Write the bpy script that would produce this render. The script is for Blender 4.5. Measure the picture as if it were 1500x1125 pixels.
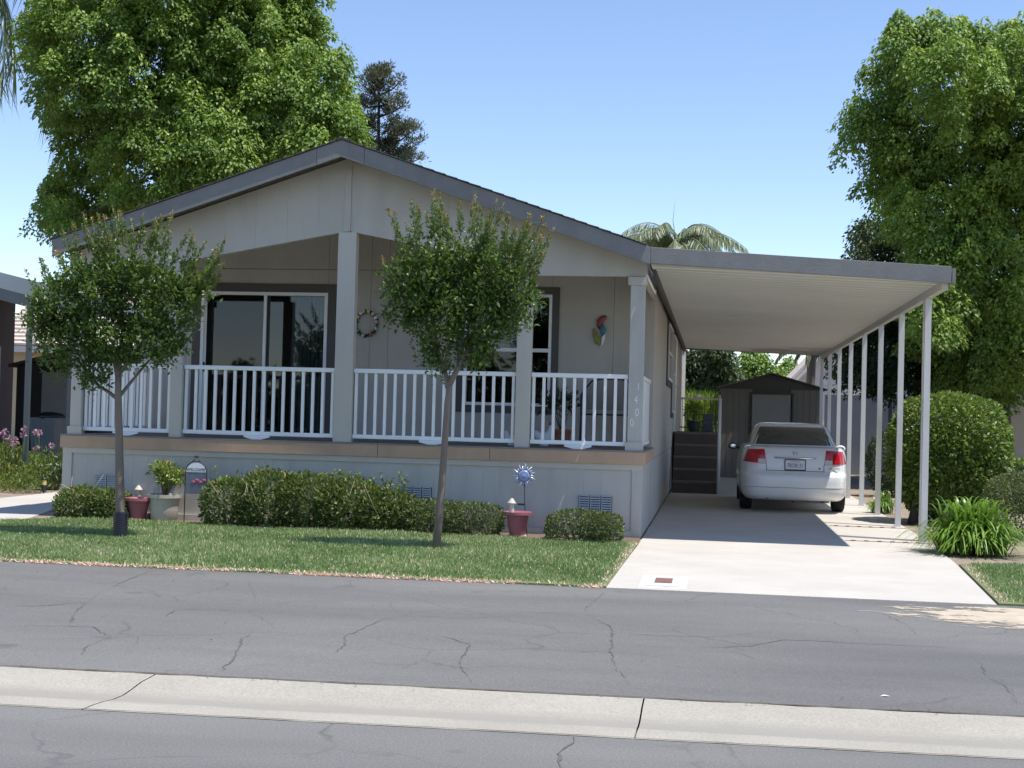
import bpy, bmesh, math, random
import numpy as np
from mathutils import Vector, Matrix

for o in list(bpy.data.objects):
    bpy.data.objects.remove(o, do_unlink=True)
SC = bpy.context.scene
COL = SC.collection
random.seed(7)
RNG = np.random.default_rng(11)

# ------------------------------------------------------------------ camera
FPX, YAW, PITCH, ROLL, CX, CY, CZ = 2042.0, 0.1442472, 0.0224195, 0.0265095, 0.8282648, -16.7, 1.4195587
_F = Vector((-math.sin(YAW)*math.cos(PITCH), math.cos(YAW)*math.cos(PITCH), math.sin(PITCH)))
_R0 = Vector((math.cos(YAW), math.sin(YAW), 0))
_U0 = _R0.cross(_F)
_R = _R0*math.cos(ROLL) + _U0*math.sin(ROLL)
_U = -_R0*math.sin(ROLL) + _U0*math.cos(ROLL)
_C = Vector((CX, CY, CZ))
cam_d = bpy.data.cameras.new('camera')
cam_d.sensor_width = 36.0
cam_d.lens = 36.0*FPX/1500.0
cam_d.clip_end = 3000
cam_d.clip_start = 0.1
cam = bpy.data.objects.new('camera', cam_d)
COL.objects.link(cam)
m = Matrix(((_R.x, _U.x, -_F.x, CX), (_R.y, _U.y, -_F.y, CY), (_R.z, _U.z, -_F.z, CZ), (0, 0, 0, 1)))
cam.matrix_world = m
SC.camera = cam

# ------------------------------------------------------------------ sky, sun, exposure
SUN = Vector((0.35, -0.115, 1.0)).normalized()          # direction towards the sun
world = bpy.data.worlds.new('World')
SC.world = world
world.use_nodes = True
wn = world.node_tree
bg = wn.nodes['Background']
sky = wn.nodes.new('ShaderNodeTexSky')
sky.sky_type = 'NISHITA'
sky.sun_disc = False
sky.sun_elevation = math.asin(SUN.z)
sky.sun_rotation = math.atan2(SUN.x, SUN.y)
sky.altitude = 80
sky.air_density = 0.85
sky.dust_density = 0.0
sky.ozone_density = 3.0
tint = wn.nodes.new('ShaderNodeMix')
tint.data_type = 'RGBA'; tint.blend_type = 'MULTIPLY'; tint.inputs[0].default_value = 1.0
tint.inputs[7].default_value = (1.05, 0.985, 0.985, 1)
wn.links.new(sky.outputs[0], tint.inputs[6])
wn.links.new(tint.outputs[2], bg.inputs[0])
bg.inputs[1].default_value = 0.128
sun_d = bpy.data.lights.new('sun', 'SUN')
sun_d.energy = 3.4
sun_d.angle = math.radians(0.53)
sun_d.color = (1.0, 0.955, 0.88)
sun = bpy.data.objects.new('sun', sun_d)
COL.objects.link(sun)
sun.rotation_euler = SUN.to_track_quat('Z', 'Y').to_euler()
sun.location = SUN*60
SC.view_settings.view_transform = 'Standard'
SC.view_settings.look = 'None'
SC.view_settings.gamma = 1.0
SC.view_settings.exposure = 0.78

# ------------------------------------------------------------------ pixel -> place helpers
def ray(px, py):
    return _F + _R*((px-750)/FPX) - _U*((py-562.5)/FPX)
def FY(px, py, Y):
    d = ray(px, py)
    return _C + d*((Y-CY)/d.y)
def GZ(px, py, Z=0.0):
    d = ray(px, py)
    return _C + d*((Z-CZ)/d.z)
def ppm(Y):
    return FPX/(Y-CY)

# ------------------------------------------------------------------ object helpers
WLOC = {}
def link(o, loc=(0, 0, 0), parent=None):
    loc = Vector(loc)
    COL.objects.link(o)
    o.location = loc
    WLOC[o.name] = loc
    if parent is not None:
        o.parent = parent
        o.matrix_parent_inverse = Matrix.Translation(-WLOC[parent.name])
    return o
def tag(o, label, cat, group=None, kind=None):
    o['label'] = label
    o['category'] = cat
    if group: o['group'] = group
    if kind: o['kind'] = kind
    return o
def thing(name, label, cat, loc=(0, 0, 0), group=None):
    o = bpy.data.objects.new(name, None)
    o.empty_display_size = 0.2
    link(o, loc)
    return tag(o, label, cat, group)
def structure(o, label=None):
    o['kind'] = 'structure'
    if label: o['label'] = label
    return o

class MB:
    def __init__(s):
        s.v = []; s.f = []
    def add(s, vs, fs):
        n = len(s.v)
        s.v += [tuple(v) for v in vs]
        s.f += [tuple(i+n for i in f) for f in fs]
        return s
    def box(s, x0, x1, y0, y1, z0, z1):
        return s.add([(x0,y0,z0),(x1,y0,z0),(x1,y1,z0),(x0,y1,z0),(x0,y0,z1),(x1,y0,z1),(x1,y1,z1),(x0,y1,z1)],
                     [(0,3,2,1),(4,5,6,7),(0,1,5,4),(1,2,6,5),(2,3,7,6),(3,0,4,7)])
    def prism(s, poly, axis, a, b):
        """poly: 2d points; axis 'y': (x,z) extruded a..b in y; 'x': (y,z); 'z': (x,y)"""
        def P(p, t):
            return {'y': (p[0], t, p[1]), 'x': (t, p[0], p[1]), 'z': (p[0], p[1], t)}[axis]
        n = len(poly)
        vs = [P(p, a) for p in poly] + [P(p, b) for p in poly]
        fs = [tuple(range(n-1, -1, -1)), tuple(range(n, 2*n))]
        fs += [(i, (i+1) % n, n+(i+1) % n, n+i) for i in range(n)]
        return s.add(vs, fs)
    def tube(s, pts, radii, n=8, cap=True):
        pts = [Vector(p) for p in pts]
        k = len(pts)
        if not hasattr(radii, '__len__'): radii = [radii]*k
        vs = []; fs = []
        u = None
        for i in range(k):
            d = (pts[min(i+1, k-1)] - pts[max(i-1, 0)])
            if d.length < 1e-9: d = Vector((0, 0, 1))
            d.normalize()
            if u is None:
                u = d.cross(Vector((0, 0, 1)))
                if u.length < 1e-3: u = d.cross(Vector((1, 0, 0)))
            else:
                u = u - d*u.dot(d)
            u.normalize()
            w = d.cross(u)
            for j in range(n):
                a = 2*math.pi*j/n
                vs.append(pts[i] + (u*math.cos(a) + w*math.sin(a))*radii[i])
        for i in range(k-1):
            for j in range(n):
                fs.append((i*n+j, i*n+(j+1) % n, (i+1)*n+(j+1) % n, (i+1)*n+j))
        if cap:
            fs.append(tuple(range(n-1, -1, -1)))
            fs.append(tuple((k-1)*n+j for j in range(n)))
        return s.add(vs, fs)
    def lathe(s, prof, c=(0, 0, 0), n=24, sx=1.0, sy=1.0):
        """prof: list of (radius, z)"""
        vs = []; fs = []
        k = len(prof)
        for r, z in prof:
            for j in range(n):
                a = 2*math.pi*j/n
                vs.append((c[0]+sx*r*math.cos(a), c[1]+sy*r*math.sin(a), c[2]+z))
        for i in range(k-1):
            for j in range(n):
                fs.append((i*n+j, i*n+(j+1) % n, (i+1)*n+(j+1) % n, (i+1)*n+j))
        fs.append(tuple(range(n-1, -1, -1)))
        fs.append(tuple((k-1)*n+j for j in range(n)))
        return s.add(vs, fs)
    def ell(s, c, r, n=14, mm=9):
        prof = []
        vs = []; fs = []
        for i in range(mm+1):
            t = -math.pi/2 + math.pi*i/mm
            rr = max(math.cos(t), 0.02)
            for j in range(n):
                a = 2*math.pi*j/n
                vs.append((c[0]+r[0]*rr*math.cos(a), c[1]+r[1]*rr*math.sin(a), c[2]+r[2]*math.sin(t)))
        for i in range(mm):
            for j in range(n):
                fs.append((i*n+j, i*n+(j+1) % n, (i+1)*n+(j+1) % n, (i+1)*n+j))
        fs.append(tuple(range(n-1, -1, -1)))
        fs.append(tuple(mm*n+j for j in range(n)))
        return s.add(vs, fs)
    def mesh(s, name, mat, smooth=False):
        me = bpy.data.meshes.new(name)
        me.from_pydata(s.v, [], s.f)
        if mat is not None: me.materials.append(mat)
        if smooth:
            me.polygons.foreach_set('use_smooth', [True]*len(me.polygons))
        me.update()
        return me
    def build(s, name, mat, parent=None, smooth=False, bevel=0, origin=None, angle=None):
        """origin: world point used as the object's origin"""
        if origin is None:
            a = np.array(s.v)
            origin = (a[:, 0].mean(), a[:, 1].mean(), a[:, 2].min())
        ox, oy, oz = origin
        s.v = [(x-ox, y-oy, z-oz) for x, y, z in s.v]
        me = s.mesh(name, mat, smooth)
        o = bpy.data.objects.new(name, me)
        link(o, origin, parent)
        if bevel:
            b = o.modifiers.new('bevel', 'BEVEL')
            b.width = bevel; b.segments = 2; b.limit_method = 'ANGLE'; b.angle_limit = math.radians(40)
        if angle:
            bm = bmesh.new(); bm.from_mesh(me)
            for e in bm.edges:
                if len(e.link_faces) == 2 and e.calc_face_angle(0) > angle: e.smooth = False
            bm.to_mesh(me); bm.free()
        return o
def share(name, me, loc, parent):
    o = bpy.data.objects.new(name, me)
    return link(o, loc, parent)
def B(*a):
    return MB().box(*a)

# ------------------------------------------------------------------ materials
MATS = {}
def nodes(name):
    mt = bpy.data.materials.new(name)
    mt.use_nodes = True
    nt = mt.node_tree
    return mt, nt, nt.nodes['Principled BSDF'], nt.nodes, nt.links
def coords(ns, ls, scale=(1, 1, 1), kind='world'):
    mp = ns.new('ShaderNodeMapping')
    mp.inputs['Scale'].default_value = scale
    if kind == 'world':
        g = ns.new('ShaderNodeNewGeometry'); ls.new(g.outputs['Position'], mp.inputs[0])
    else:
        g = ns.new('ShaderNodeTexCoord'); ls.new(g.outputs['Object'], mp.inputs[0])
    return mp.outputs[0]
def noise(ns, ls, co, scale, detail=5, rough=0.6):
    n = ns.new('ShaderNodeTexNoise')
    n.inputs['Scale'].default_value = scale
    n.inputs['Detail'].default_value = detail
    n.inputs['Roughness'].default_value = rough
    ls.new(co, n.inputs['Vector'])
    return n.outputs['Fac']
def ramp(ns, ls, fac, stops, interp='LINEAR'):
    r = ns.new('ShaderNodeValToRGB')
    r.color_ramp.interpolation = interp
    els = r.color_ramp.elements
    while len(els) < len(stops): els.new(0.5)
    for e, (p, c) in zip(els, stops):
        e.position = p
        e.color = (c[0], c[1], c[2], 1)
    ls.new(fac, r.inputs[0])
    return r.outputs[0]
def mixc(ns, ls, fac, a, b, mode='MIX'):
    n = ns.new('ShaderNodeMix')
    n.data_type = 'RGBA'; n.blend_type = mode
    for sock, val in ((n.inputs[0], fac), (n.inputs[6], a), (n.inputs[7], b)):
        if hasattr(val, 'is_linked') or hasattr(val, 'node'): ls.new(val, sock)
        elif isinstance(val, (int, float)): sock.default_value = val
        else: sock.default_value = (val[0], val[1], val[2], 1)
    return n.outputs[2]
def bump(ns, ls, bs, h, strength=0.3, dist=0.01):
    b = ns.new('ShaderNodeBump')
    b.inputs['Strength'].default_value = strength
    b.inputs['Distance'].default_value = dist
    ls.new(h, b.inputs['Height'])
    ls.new(b.outputs[0], bs.inputs['Normal'])
def plain(name, col, rough=0.6, var=0.12, scale=3.0, streak=False, bumps=0.0, bscale=60, metal=0.0, spec=0.5, stain=None, coat=0):
    if name in MATS: return MATS[name]
    mt, nt, bs, ns, ls = nodes(name)
    co = coords(ns, ls, (1, 1, 0.18) if streak else (1, 1, 1))
    f = noise(ns, ls, co, scale)
    lo = [c*(1-var) for c in col]; hi = [min(c*(1+var), 1) for c in col]
    c = ramp(ns, ls, f, [(0.25, lo), (0.75, hi)])
    if stain:
        f2 = noise(ns, ls, coords(ns, ls, (1, 1, 0.25)), 1.7, 6, 0.7)
        k = ramp(ns, ls, f2, [(0.52, (0, 0, 0)), (0.75, (1, 1, 1))])
        c = mixc(ns, ls, k, c, stain)
    ls.new(c, bs.inputs['Base Color'])
    r = ramp(ns, ls, f, [(0.2, (rough*0.85,)*3), (0.8, (min(rough*1.15, 1),)*3)])
    ls.new(r, bs.inputs['Roughness'])
    bs.inputs['Metallic'].default_value = metal
    bs.inputs['Specular IOR Level'].default_value = spec
    if coat:
        bs.inputs['Coat Weight'].default_value = coat
        bs.inputs['Coat Roughness'].default_value = 0.06
    if bumps:
        h = noise(ns, ls, coords(ns, ls), bscale, 4)
        bump(ns, ls, bs, h, bumps, 0.01)
    MATS[name] = mt
    return mt
def leafmat(name, stops, trans=0.35, rough=0.5, spec=0.4):
    mt, nt, bs, ns, ls = nodes(name)
    at = ns.new('ShaderNodeAttribute'); at.attribute_name = 'rnd'
    c = ramp(ns, ls, at.outputs['Fac'], stops)
    ls.new(c, bs.inputs['Base Color'])
    bs.inputs['Roughness'].default_value = rough
    bs.inputs['Specular IOR Level'].default_value = spec
    tr = ns.new('ShaderNodeBsdfTranslucent')
    tc = mixc(ns, ls, 0.5, c, (0.20, 0.30, 0.03))
    ls.new(tc, tr.inputs['Color'])
    mx = ns.new('ShaderNodeMixShader')
    mx.inputs[0].default_value = trans
    ls.new(bs.outputs[0], mx.inputs[1]); ls.new(tr.outputs[0], mx.inputs[2])
    ls.new(mx.outputs[0], ns['Material Output'].inputs['Surface'])
    MATS[name] = mt
    return mt
def glassmat(name, tint, transp=0.5, rough=0.02):
    mt, nt, bs, ns, ls = nodes(name)
    tr = ns.new('ShaderNodeBsdfTransparent'); tr.inputs[0].default_value = (*tint, 1)
    gl = ns.new('ShaderNodeBsdfGlossy'); gl.inputs['Roughness'].default_value = rough
    fr = ns.new('ShaderNodeFresnel'); fr.inputs[0].default_value = 1.62
    mx = ns.new('ShaderNodeMixShader')
    ls.new(fr.outputs[0], mx.inputs[0])
    ls.new(tr.outputs[0], mx.inputs[1]); ls.new(gl.outputs[0], mx.inputs[2])
    ls.new(mx.outputs[0], ns['Material Output'].inputs['Surface'])
    MATS[name] = mt
    return mt

M_siding = plain('siding_paint', (0.48, 0.445, 0.395), 0.7, 0.09, 1.2, streak=True, bumps=0.25, bscale=90, stain=(0.42, 0.385, 0.34))
M_skirt = plain('skirting_paint', (0.475, 0.455, 0.415), 0.7, 0.10, 1.5, streak=True, bumps=0.25, bscale=90, stain=(0.40, 0.38, 0.34))
M_post = plain('post_paint', (0.49, 0.46, 0.41), 0.65, 0.08, 2.0, streak=True, bumps=0.12, bscale=70)
M_postdirty = plain('weathered_post_paint', (0.44, 0.43, 0.40), 0.75, 0.14, 4.0, streak=True, bumps=0.25, bscale=60, stain=(0.28, 0.26, 0.22))
M_white = plain('white_paint', (0.84, 0.84, 0.83), 0.45, 0.05, 3.0)
M_brown = plain('brown_trim_paint', (0.085, 0.075, 0.07), 0.6, 0.1, 3.0)
M_tan = plain('tan_deck_paint', (0.46, 0.31, 0.21), 0.7, 0.12, 2.5, bumps=0.2, bscale=50, stain=(0.36, 0.255, 0.18))
M_fascia = plain('blue_grey_fascia_paint', (0.20, 0.197, 0.19), 0.75, 0.18, 2.5, bumps=0.3, bscale=40, stain=(0.135, 0.132, 0.127))
M_ceil = plain('porch_ceiling_paint', (0.43, 0.405, 0.37), 0.7, 0.05)
M_pan = plain('carport_pan_paint', (0.54, 0.535, 0.50), 0.6, 0.06, 0.8)
M_alum = plain('aluminium_post_paint', (0.60, 0.60, 0.585), 0.4, 0.08, 2.5, streak=True, stain=(0.43, 0.41, 0.37))
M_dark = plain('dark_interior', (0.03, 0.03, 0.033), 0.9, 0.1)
M_curtain = plain('curtain_fabric', (0.42, 0.43, 0.43), 0.9, 0.1, 4, streak=True)
M_black = plain('black_plastic', (0.02, 0.02, 0.022), 0.45, 0.1)
M_bark = plain('bark', (0.17, 0.125, 0.095), 0.85, 0.35, 9.0, streak=True, bumps=0.7, bscale=30)
M_crapebark = plain('smooth_tan_bark', (0.19, 0.145, 0.115), 0.7, 0.30, 7.0, streak=True, bumps=0.4, bscale=25)
M_dkbark = plain('dark_bark', (0.05, 0.04, 0.034), 0.9, 0.3, 9.0, streak=True, bumps=0.6, bscale=30)
M_soil = plain('garden_soil', (0.17, 0.12, 0.085), 0.95, 0.35, 6.0, bumps=0.8, bscale=40)
M_concrete_pot = plain('beige_pot', (0.46, 0.43, 0.36), 0.8, 0.12, 6, stain=(0.30, 0.29, 0.22))
M_pinkpot = plain('pink_plastic', (0.33, 0.105, 0.135), 0.45, 0.12, 5)
M_darkpot = plain('dark_green_plastic', (0.035, 0.05, 0.04), 0.5, 0.1)
M_step = plain('brown_step_paint', (0.105, 0.078, 0.064), 0.75, 0.2, 4, bumps=0.2)
M_shed = plain('shed_brown_metal', (0.06, 0.056, 0.052), 0.6, 0.06, 3)
M_shedlow = plain('shed_beige_metal', (0.165, 0.152, 0.132), 0.55, 0.06, 3)
M_sheddoor = plain('shed_door_grey', (0.25, 0.25, 0.245), 0.6, 0.06, 3)
M_carpaint = plain('white_car_paint', (0.80, 0.81, 0.81), 0.3, 0.015, 1.0, coat=0.8)
M_chrome = plain('chrome', (0.75, 0.76, 0.78), 0.12, 0.02, metal=1.0)
M_red = plain('tail_lamp_red', (0.48, 0.012, 0.018), 0.18, 0.25, 14, coat=0.6)
M_clear = plain('reverse_lamp', (0.62, 0.60, 0.58), 0.25, 0.15, 30)
M_rubber = plain('tyre_rubber', (0.018, 0.018, 0.018), 0.85, 0.2)
M_rim = plain('wheel_metal', (0.45, 0.45, 0.46), 0.35, 0.1, metal=0.8)
M_carglass = plain('car_window_tint', (0.055, 0.058, 0.052), 0.08, 0.3, 2.0, coat=0.3)
M_plate = plain('plate_white', (0.72, 0.73, 0.76), 0.4, 0.03)
M_platefr = plain('plate_frame', (0.02, 0.025, 0.045), 0.4, 0.1)
M_blue = plain('plate_blue', (0.05, 0.07, 0.20), 0.5, 0.05)
M_platered = plain('plate_red', (0.5, 0.13, 0.08), 0.5, 0.05)
M_numeral = plain('silver_numeral', (0.72, 0.72, 0.70), 0.35, 0.05, metal=0.3)
M_spin = plain('blue_enamel', (0.27, 0.33, 0.55), 0.4, 0.25, 30, metal=0.3)
M_iron = plain('dark_iron', (0.03, 0.032, 0.035), 0.55, 0.2)
M_bluegrey = plain('blue_grey_metal', (0.065, 0.08, 0.09), 0.5, 0.12, 3)
M_bin = plain('grey_bin_plastic', (0.15, 0.19, 0.21), 0.55, 0.1)
M_cream = plain('cream_stucco', (0.52, 0.45, 0.30), 0.85, 0.06, 3, bumps=0.3)
M_beige = plain('beige_stucco', (0.40, 0.35, 0.27), 0.85, 0.06, 3, bumps=0.3)
M_whitewall = plain('white_siding', (0.66, 0.62, 0.58), 0.75, 0.06, 3)
M_tile = plain('pale_roof_tile', (0.60, 0.51, 0.45), 0.8, 0.16, 4, bumps=0.3, bscale=12)
M_mauve = plain('mauve_brown_wall', (0.13, 0.10, 0.095), 0.8, 0.08)
M_block = plain('blue_grey_block', (0.19, 0.21, 0.26), 0.85, 0.10, 2, bumps=0.3)
M_solar = plain('lamp_amber', (0.62, 0.50, 0.20), 0.4, 0.1)
M_palewood = plain('pale_cap', (0.55, 0.50, 0.42), 0.6, 0.1)
M_terra = plain('terracotta', (0.36, 0.13, 0.08), 0.8, 0.1)
M_sling = plain('beige_sling', (0.30, 0.27, 0.23), 0.9, 0.05)
M_porcelain = plain('white_ceramic', (0.75, 0.76, 0.80), 0.3, 0.05)
M_rust = plain('rusty_iron', (0.20, 0.105, 0.085), 0.8, 0.25, 12, bumps=0.5)
M_lid = plain('pale_concrete_lid', (0.66, 0.655, 0.64), 0.8, 0.08, 8)
M_glass = glassmat('window_glass', (0.55, 0.60, 0.60))
M_screen = glassmat('screened_glass', (0.16, 0.18, 0.20))

def asphalt(name, base, dark):
    mt, nt, bs, ns, ls = nodes(name)
    co = coords(ns, ls)
    f1 = noise(ns, ls, coords(ns, ls, (0.35, 1.2, 1)), 0.9, 6, 0.6)
    c = ramp(ns, ls, f1, [(0.3, [k*0.84 for k in base]), (0.7, [k*1.14 for k in base])])
    f2 = noise(ns, ls, co, 85, 4, 0.8)
    c2 = ramp(ns, ls, f2, [(0.30, dark), (0.5, base), (0.70, [k*2.2 for k in base])])
    c = mixc(ns, ls, 0.45, c, c2)
    f3 = noise(ns, ls, coords(ns, ls, (0.25, 0.9, 1)), 0.7, 4, 0.55)
    c = mixc(ns, ls, 1.0, c, ramp(ns, ls, f3, [(0.35, (0.80, 0.80, 0.80)), (0.65, (1.14, 1.13, 1.11))]), 'MULTIPLY')
    f4 = noise(ns, ls, coords(ns, ls), 2.6, 2, 0.4)
    c = mixc(ns, ls, ramp(ns, ls, f4, [(0.70, (0, 0, 0)), (0.76, (0.5, 0.5, 0.5))]), c, dark)
    # fine crazing
    w = ns.new('ShaderNodeTexNoise'); w.inputs['Scale'].default_value = 1.4; w.inputs['Detail'].default_value = 6
    ls.new(co, w.inputs['Vector'])
    ad = ns.new('ShaderNodeMix'); ad.data_type = 'VECTOR'; ad.inputs[0].default_value = 0.35
    ls.new(co, ad.inputs[4]); ls.new(w.outputs['Color'], ad.inputs[5])
    vo = ns.new('ShaderNodeTexVoronoi'); vo.feature = 'DISTANCE_TO_EDGE'; vo.inputs['Scale'].default_value = 1.1
    ls.new(ad.outputs[1], vo.inputs['Vector'])
    e = ramp(ns, ls, vo.outputs['Distance'], [(0.0, (1, 1, 1)), (0.009, (0, 0, 0))])
    mk = ramp(ns, ls, noise(ns, ls, co, 0.8, 3), [(0.42, (0, 0, 0)), (0.58, (0.8, 0.8, 0.8))])
    k = ns.new('ShaderNodeMath'); k.operation = 'MULTIPLY'
    ls.new(e, k.inputs[0]); ls.new(mk, k.inputs[1])
    c = mixc(ns, ls, k.outputs[0], c, dark)
    ls.new(c, bs.inputs['Base Color'])
    bs.inputs['Roughness'].default_value = 0.8
    bs.inputs['Specular IOR Level'].default_value = 0.35
    h = noise(ns, ls, co, 160, 3)
    bump(ns, ls, bs, h, 0.5, 0.006)
    MATS[name] = mt
    return mt
M_asphalt = asphalt('sealed_asphalt', (0.150, 0.147, 0.142), (0.10, 0.098, 0.095))
M_asphalt2 = asphalt('grey_asphalt', (0.155, 0.152, 0.147), (0.105, 0.103, 0.10))
M_crack = plain('crack_filler', (0.115, 0.111, 0.107), 0.9, 0.3, 20)
def concrete(name, base, var, st):
    mt, nt, bs, ns, ls = nodes(name)
    co = coords(ns, ls)
    c = ramp(ns, ls, noise(ns, ls, co, 1.1, 7, 0.65), [(0.3, [k*(1-var) for k in base]), (0.7, [k*(1+var) for k in base])])
    g = ramp(ns, ls, noise(ns, ls, co, 90, 3), [(0.35, (0.82, 0.82, 0.82)), (0.65, (1.08, 1.08, 1.08))])
    c = mixc(ns, ls, 1.0, c, g, 'MULTIPLY')
    k = ramp(ns, ls, noise(ns, ls, coords(ns, ls, (0.4, 1.5, 1)), 1.6, 6, 0.7), [(0.55, (0, 0, 0)), (0.78, (0.7, 0.7, 0.7))])
    c = mixc(ns, ls, k, c, st)
    ls.new(c, bs.inputs['Base Color'])
    bs.inputs['Roughness'].default_value = 0.85
    bs.inputs['Specular IOR Level'].default_value = 0.3
    bump(ns, ls, bs, noise(ns, ls, co, 110, 4), 0.35, 0.005)
    MATS[name] = mt
    return mt
M_drive = concrete('driveway_concrete', (0.53, 0.495, 0.445), 0.09, (0.42, 0.385, 0.34))
M_gutter = concrete('gutter_concrete', (0.40, 0.375, 0.33), 0.10, (0.31, 0.285, 0.245))
M_gutdark = concrete('gutter_flow_concrete', (0.27, 0.26, 0.235), 0.12, (0.22, 0.205, 0.18))
def groundmat(name, cols, scale):
    mt, nt, bs, ns, ls = nodes(name)
    co = coords(ns, ls)
    c = ramp(ns, ls, noise(ns, ls, co, scale, 8, 0.7), [(0.3, cols[0]), (0.5, cols[1]), (0.7, cols[2])])
    ls.new(c, bs.inputs['Base Color'])
    bs.inputs['Roughness'].default_value = 0.95
    bump(ns, ls, bs, noise(ns, ls, co, 45, 5), 0.8, 0.02)
    MATS[name] = mt
    return mt
M_earth = groundmat('dry_earth', ((0.20, 0.15, 0.11), (0.29, 0.23, 0.17), (0.37, 0.30, 0.23)), 2.0)
M_turf = groundmat('turf_thatch', ((0.12, 0.15, 0.06), (0.16, 0.20, 0.08), (0.22, 0.22, 0.11)), 3.0)
M_sand = groundmat('pale_sand', ((0.42, 0.35, 0.25), (0.52, 0.44, 0.33), (0.58, 0.50, 0.39)), 5.0)
def shinglemat():
    mt, nt, bs, ns, ls = nodes('roof_shingle')
    co = coords(ns, ls)
    br = ns.new('ShaderNodeTexBrick')
    br.inputs['Scale'].default_value = 3.0
    br.inputs['Color1'].default_value = (0.085, 0.075, 0.068, 1)
    br.inputs['Color2'].default_value = (0.13, 0.115, 0.10, 1)
    br.inputs['Mortar'].default_value = (0.03, 0.028, 0.026, 1)
    ls.new(co, br.inputs['Vector'])
    g = ramp(ns, ls, noise(ns, ls, co, 60, 4), [(0.3, (0.6, 0.6, 0.6)), (0.7, (1.2, 1.2, 1.2))])
    ls.new(mixc(ns, ls, 1.0, br.outputs[0], g, 'MULTIPLY'), bs.inputs['Base Color'])
    bs.inputs['Roughness'].default_value = 0.95
    return mt
M_shingle = shinglemat()

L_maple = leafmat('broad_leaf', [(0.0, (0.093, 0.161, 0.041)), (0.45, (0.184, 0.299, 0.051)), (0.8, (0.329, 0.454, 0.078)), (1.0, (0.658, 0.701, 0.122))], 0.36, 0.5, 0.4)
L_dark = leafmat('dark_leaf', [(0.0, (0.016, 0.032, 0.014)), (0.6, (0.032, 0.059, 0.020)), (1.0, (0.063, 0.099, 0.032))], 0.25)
L_crape = leafmat('crape_leaf', [(0.0, (0.043, 0.083, 0.020)), (0.5, (0.095, 0.164, 0.029)), (0.8, (0.178, 0.242, 0.048)), (0.9, (0.397, 0.242, 0.080)), (1.0, (0.596, 0.207, 0.097))], 0.30, 0.42, 0.5)
L_hedge = leafmat('hedge_leaf', [(0.0, (0.048, 0.075, 0.023)), (0.5, (0.112, 0.158, 0.044)), (0.85, (0.208, 0.250, 0.073)), (1.0, (0.400, 0.303, 0.131))], 0.24, 0.5, 0.35)
L_box = leafmat('box_leaf', [(0.0, (0.046, 0.069, 0.026)), (0.5, (0.104, 0.138, 0.054)), (1.0, (0.247, 0.263, 0.120))], 0.22, 0.55, 0.3)
L_topi = leafmat('glossy_leaf', [(0.0, (0.055, 0.101, 0.017)), (0.5, (0.137, 0.220, 0.036)), (0.9, (0.273, 0.338, 0.072)), (1.0, (0.437, 0.320, 0.115))], 0.28, 0.42, 0.5)
L_strap = leafmat('strap_leaf', [(0.0, (0.073, 0.157, 0.020)), (0.6, (0.156, 0.295, 0.035)), (1.0, (0.311, 0.444, 0.079))], 0.3, 0.35, 0.5)
L_grass = leafmat('grass_blade', [(0.0, (0.147, 0.217, 0.078)), (0.5, (0.277, 0.381, 0.148)), (0.85, (0.454, 0.509, 0.256)), (0.93, (1.166, 0.789, 0.638)), (1.0, (1.457, 0.992, 0.937))], 0.3, 0.5, 0.3)
L_weed = leafmat('weed_leaf', [(0.0, (0.066, 0.121, 0.022)), (0.6, (0.154, 0.209, 0.039)), (0.9, (0.242, 0.264, 0.066)), (1.0, (0.330, 0.220, 0.110))], 0.35)
L_palm = leafmat('palm_leaflet', [(0.0, (0.072, 0.122, 0.049)), (0.6, (0.143, 0.200, 0.099)), (1.0, (0.358, 0.372, 0.230))], 0.25, 0.35, 0.6)
L_conifer = leafmat('rusty_conifer', [(0.0, (0.044, 0.060, 0.042)), (0.5, (0.088, 0.113, 0.066)), (0.75, (0.150, 0.133, 0.095)), (1.0, (0.229, 0.189, 0.141))], 0.15)
L_lime = leafmat('lime_grass', [(0.0, (0.12, 0.22, 0.02)), (0.6, (0.22, 0.34, 0.04)), (1.0, (0.34, 0.42, 0.10))], 0.45)
L_flower = leafmat('pink_petal', [(0.0, (0.45, 0.20, 0.36)), (1.0, (0.65, 0.42, 0.55))], 0.3)

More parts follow.
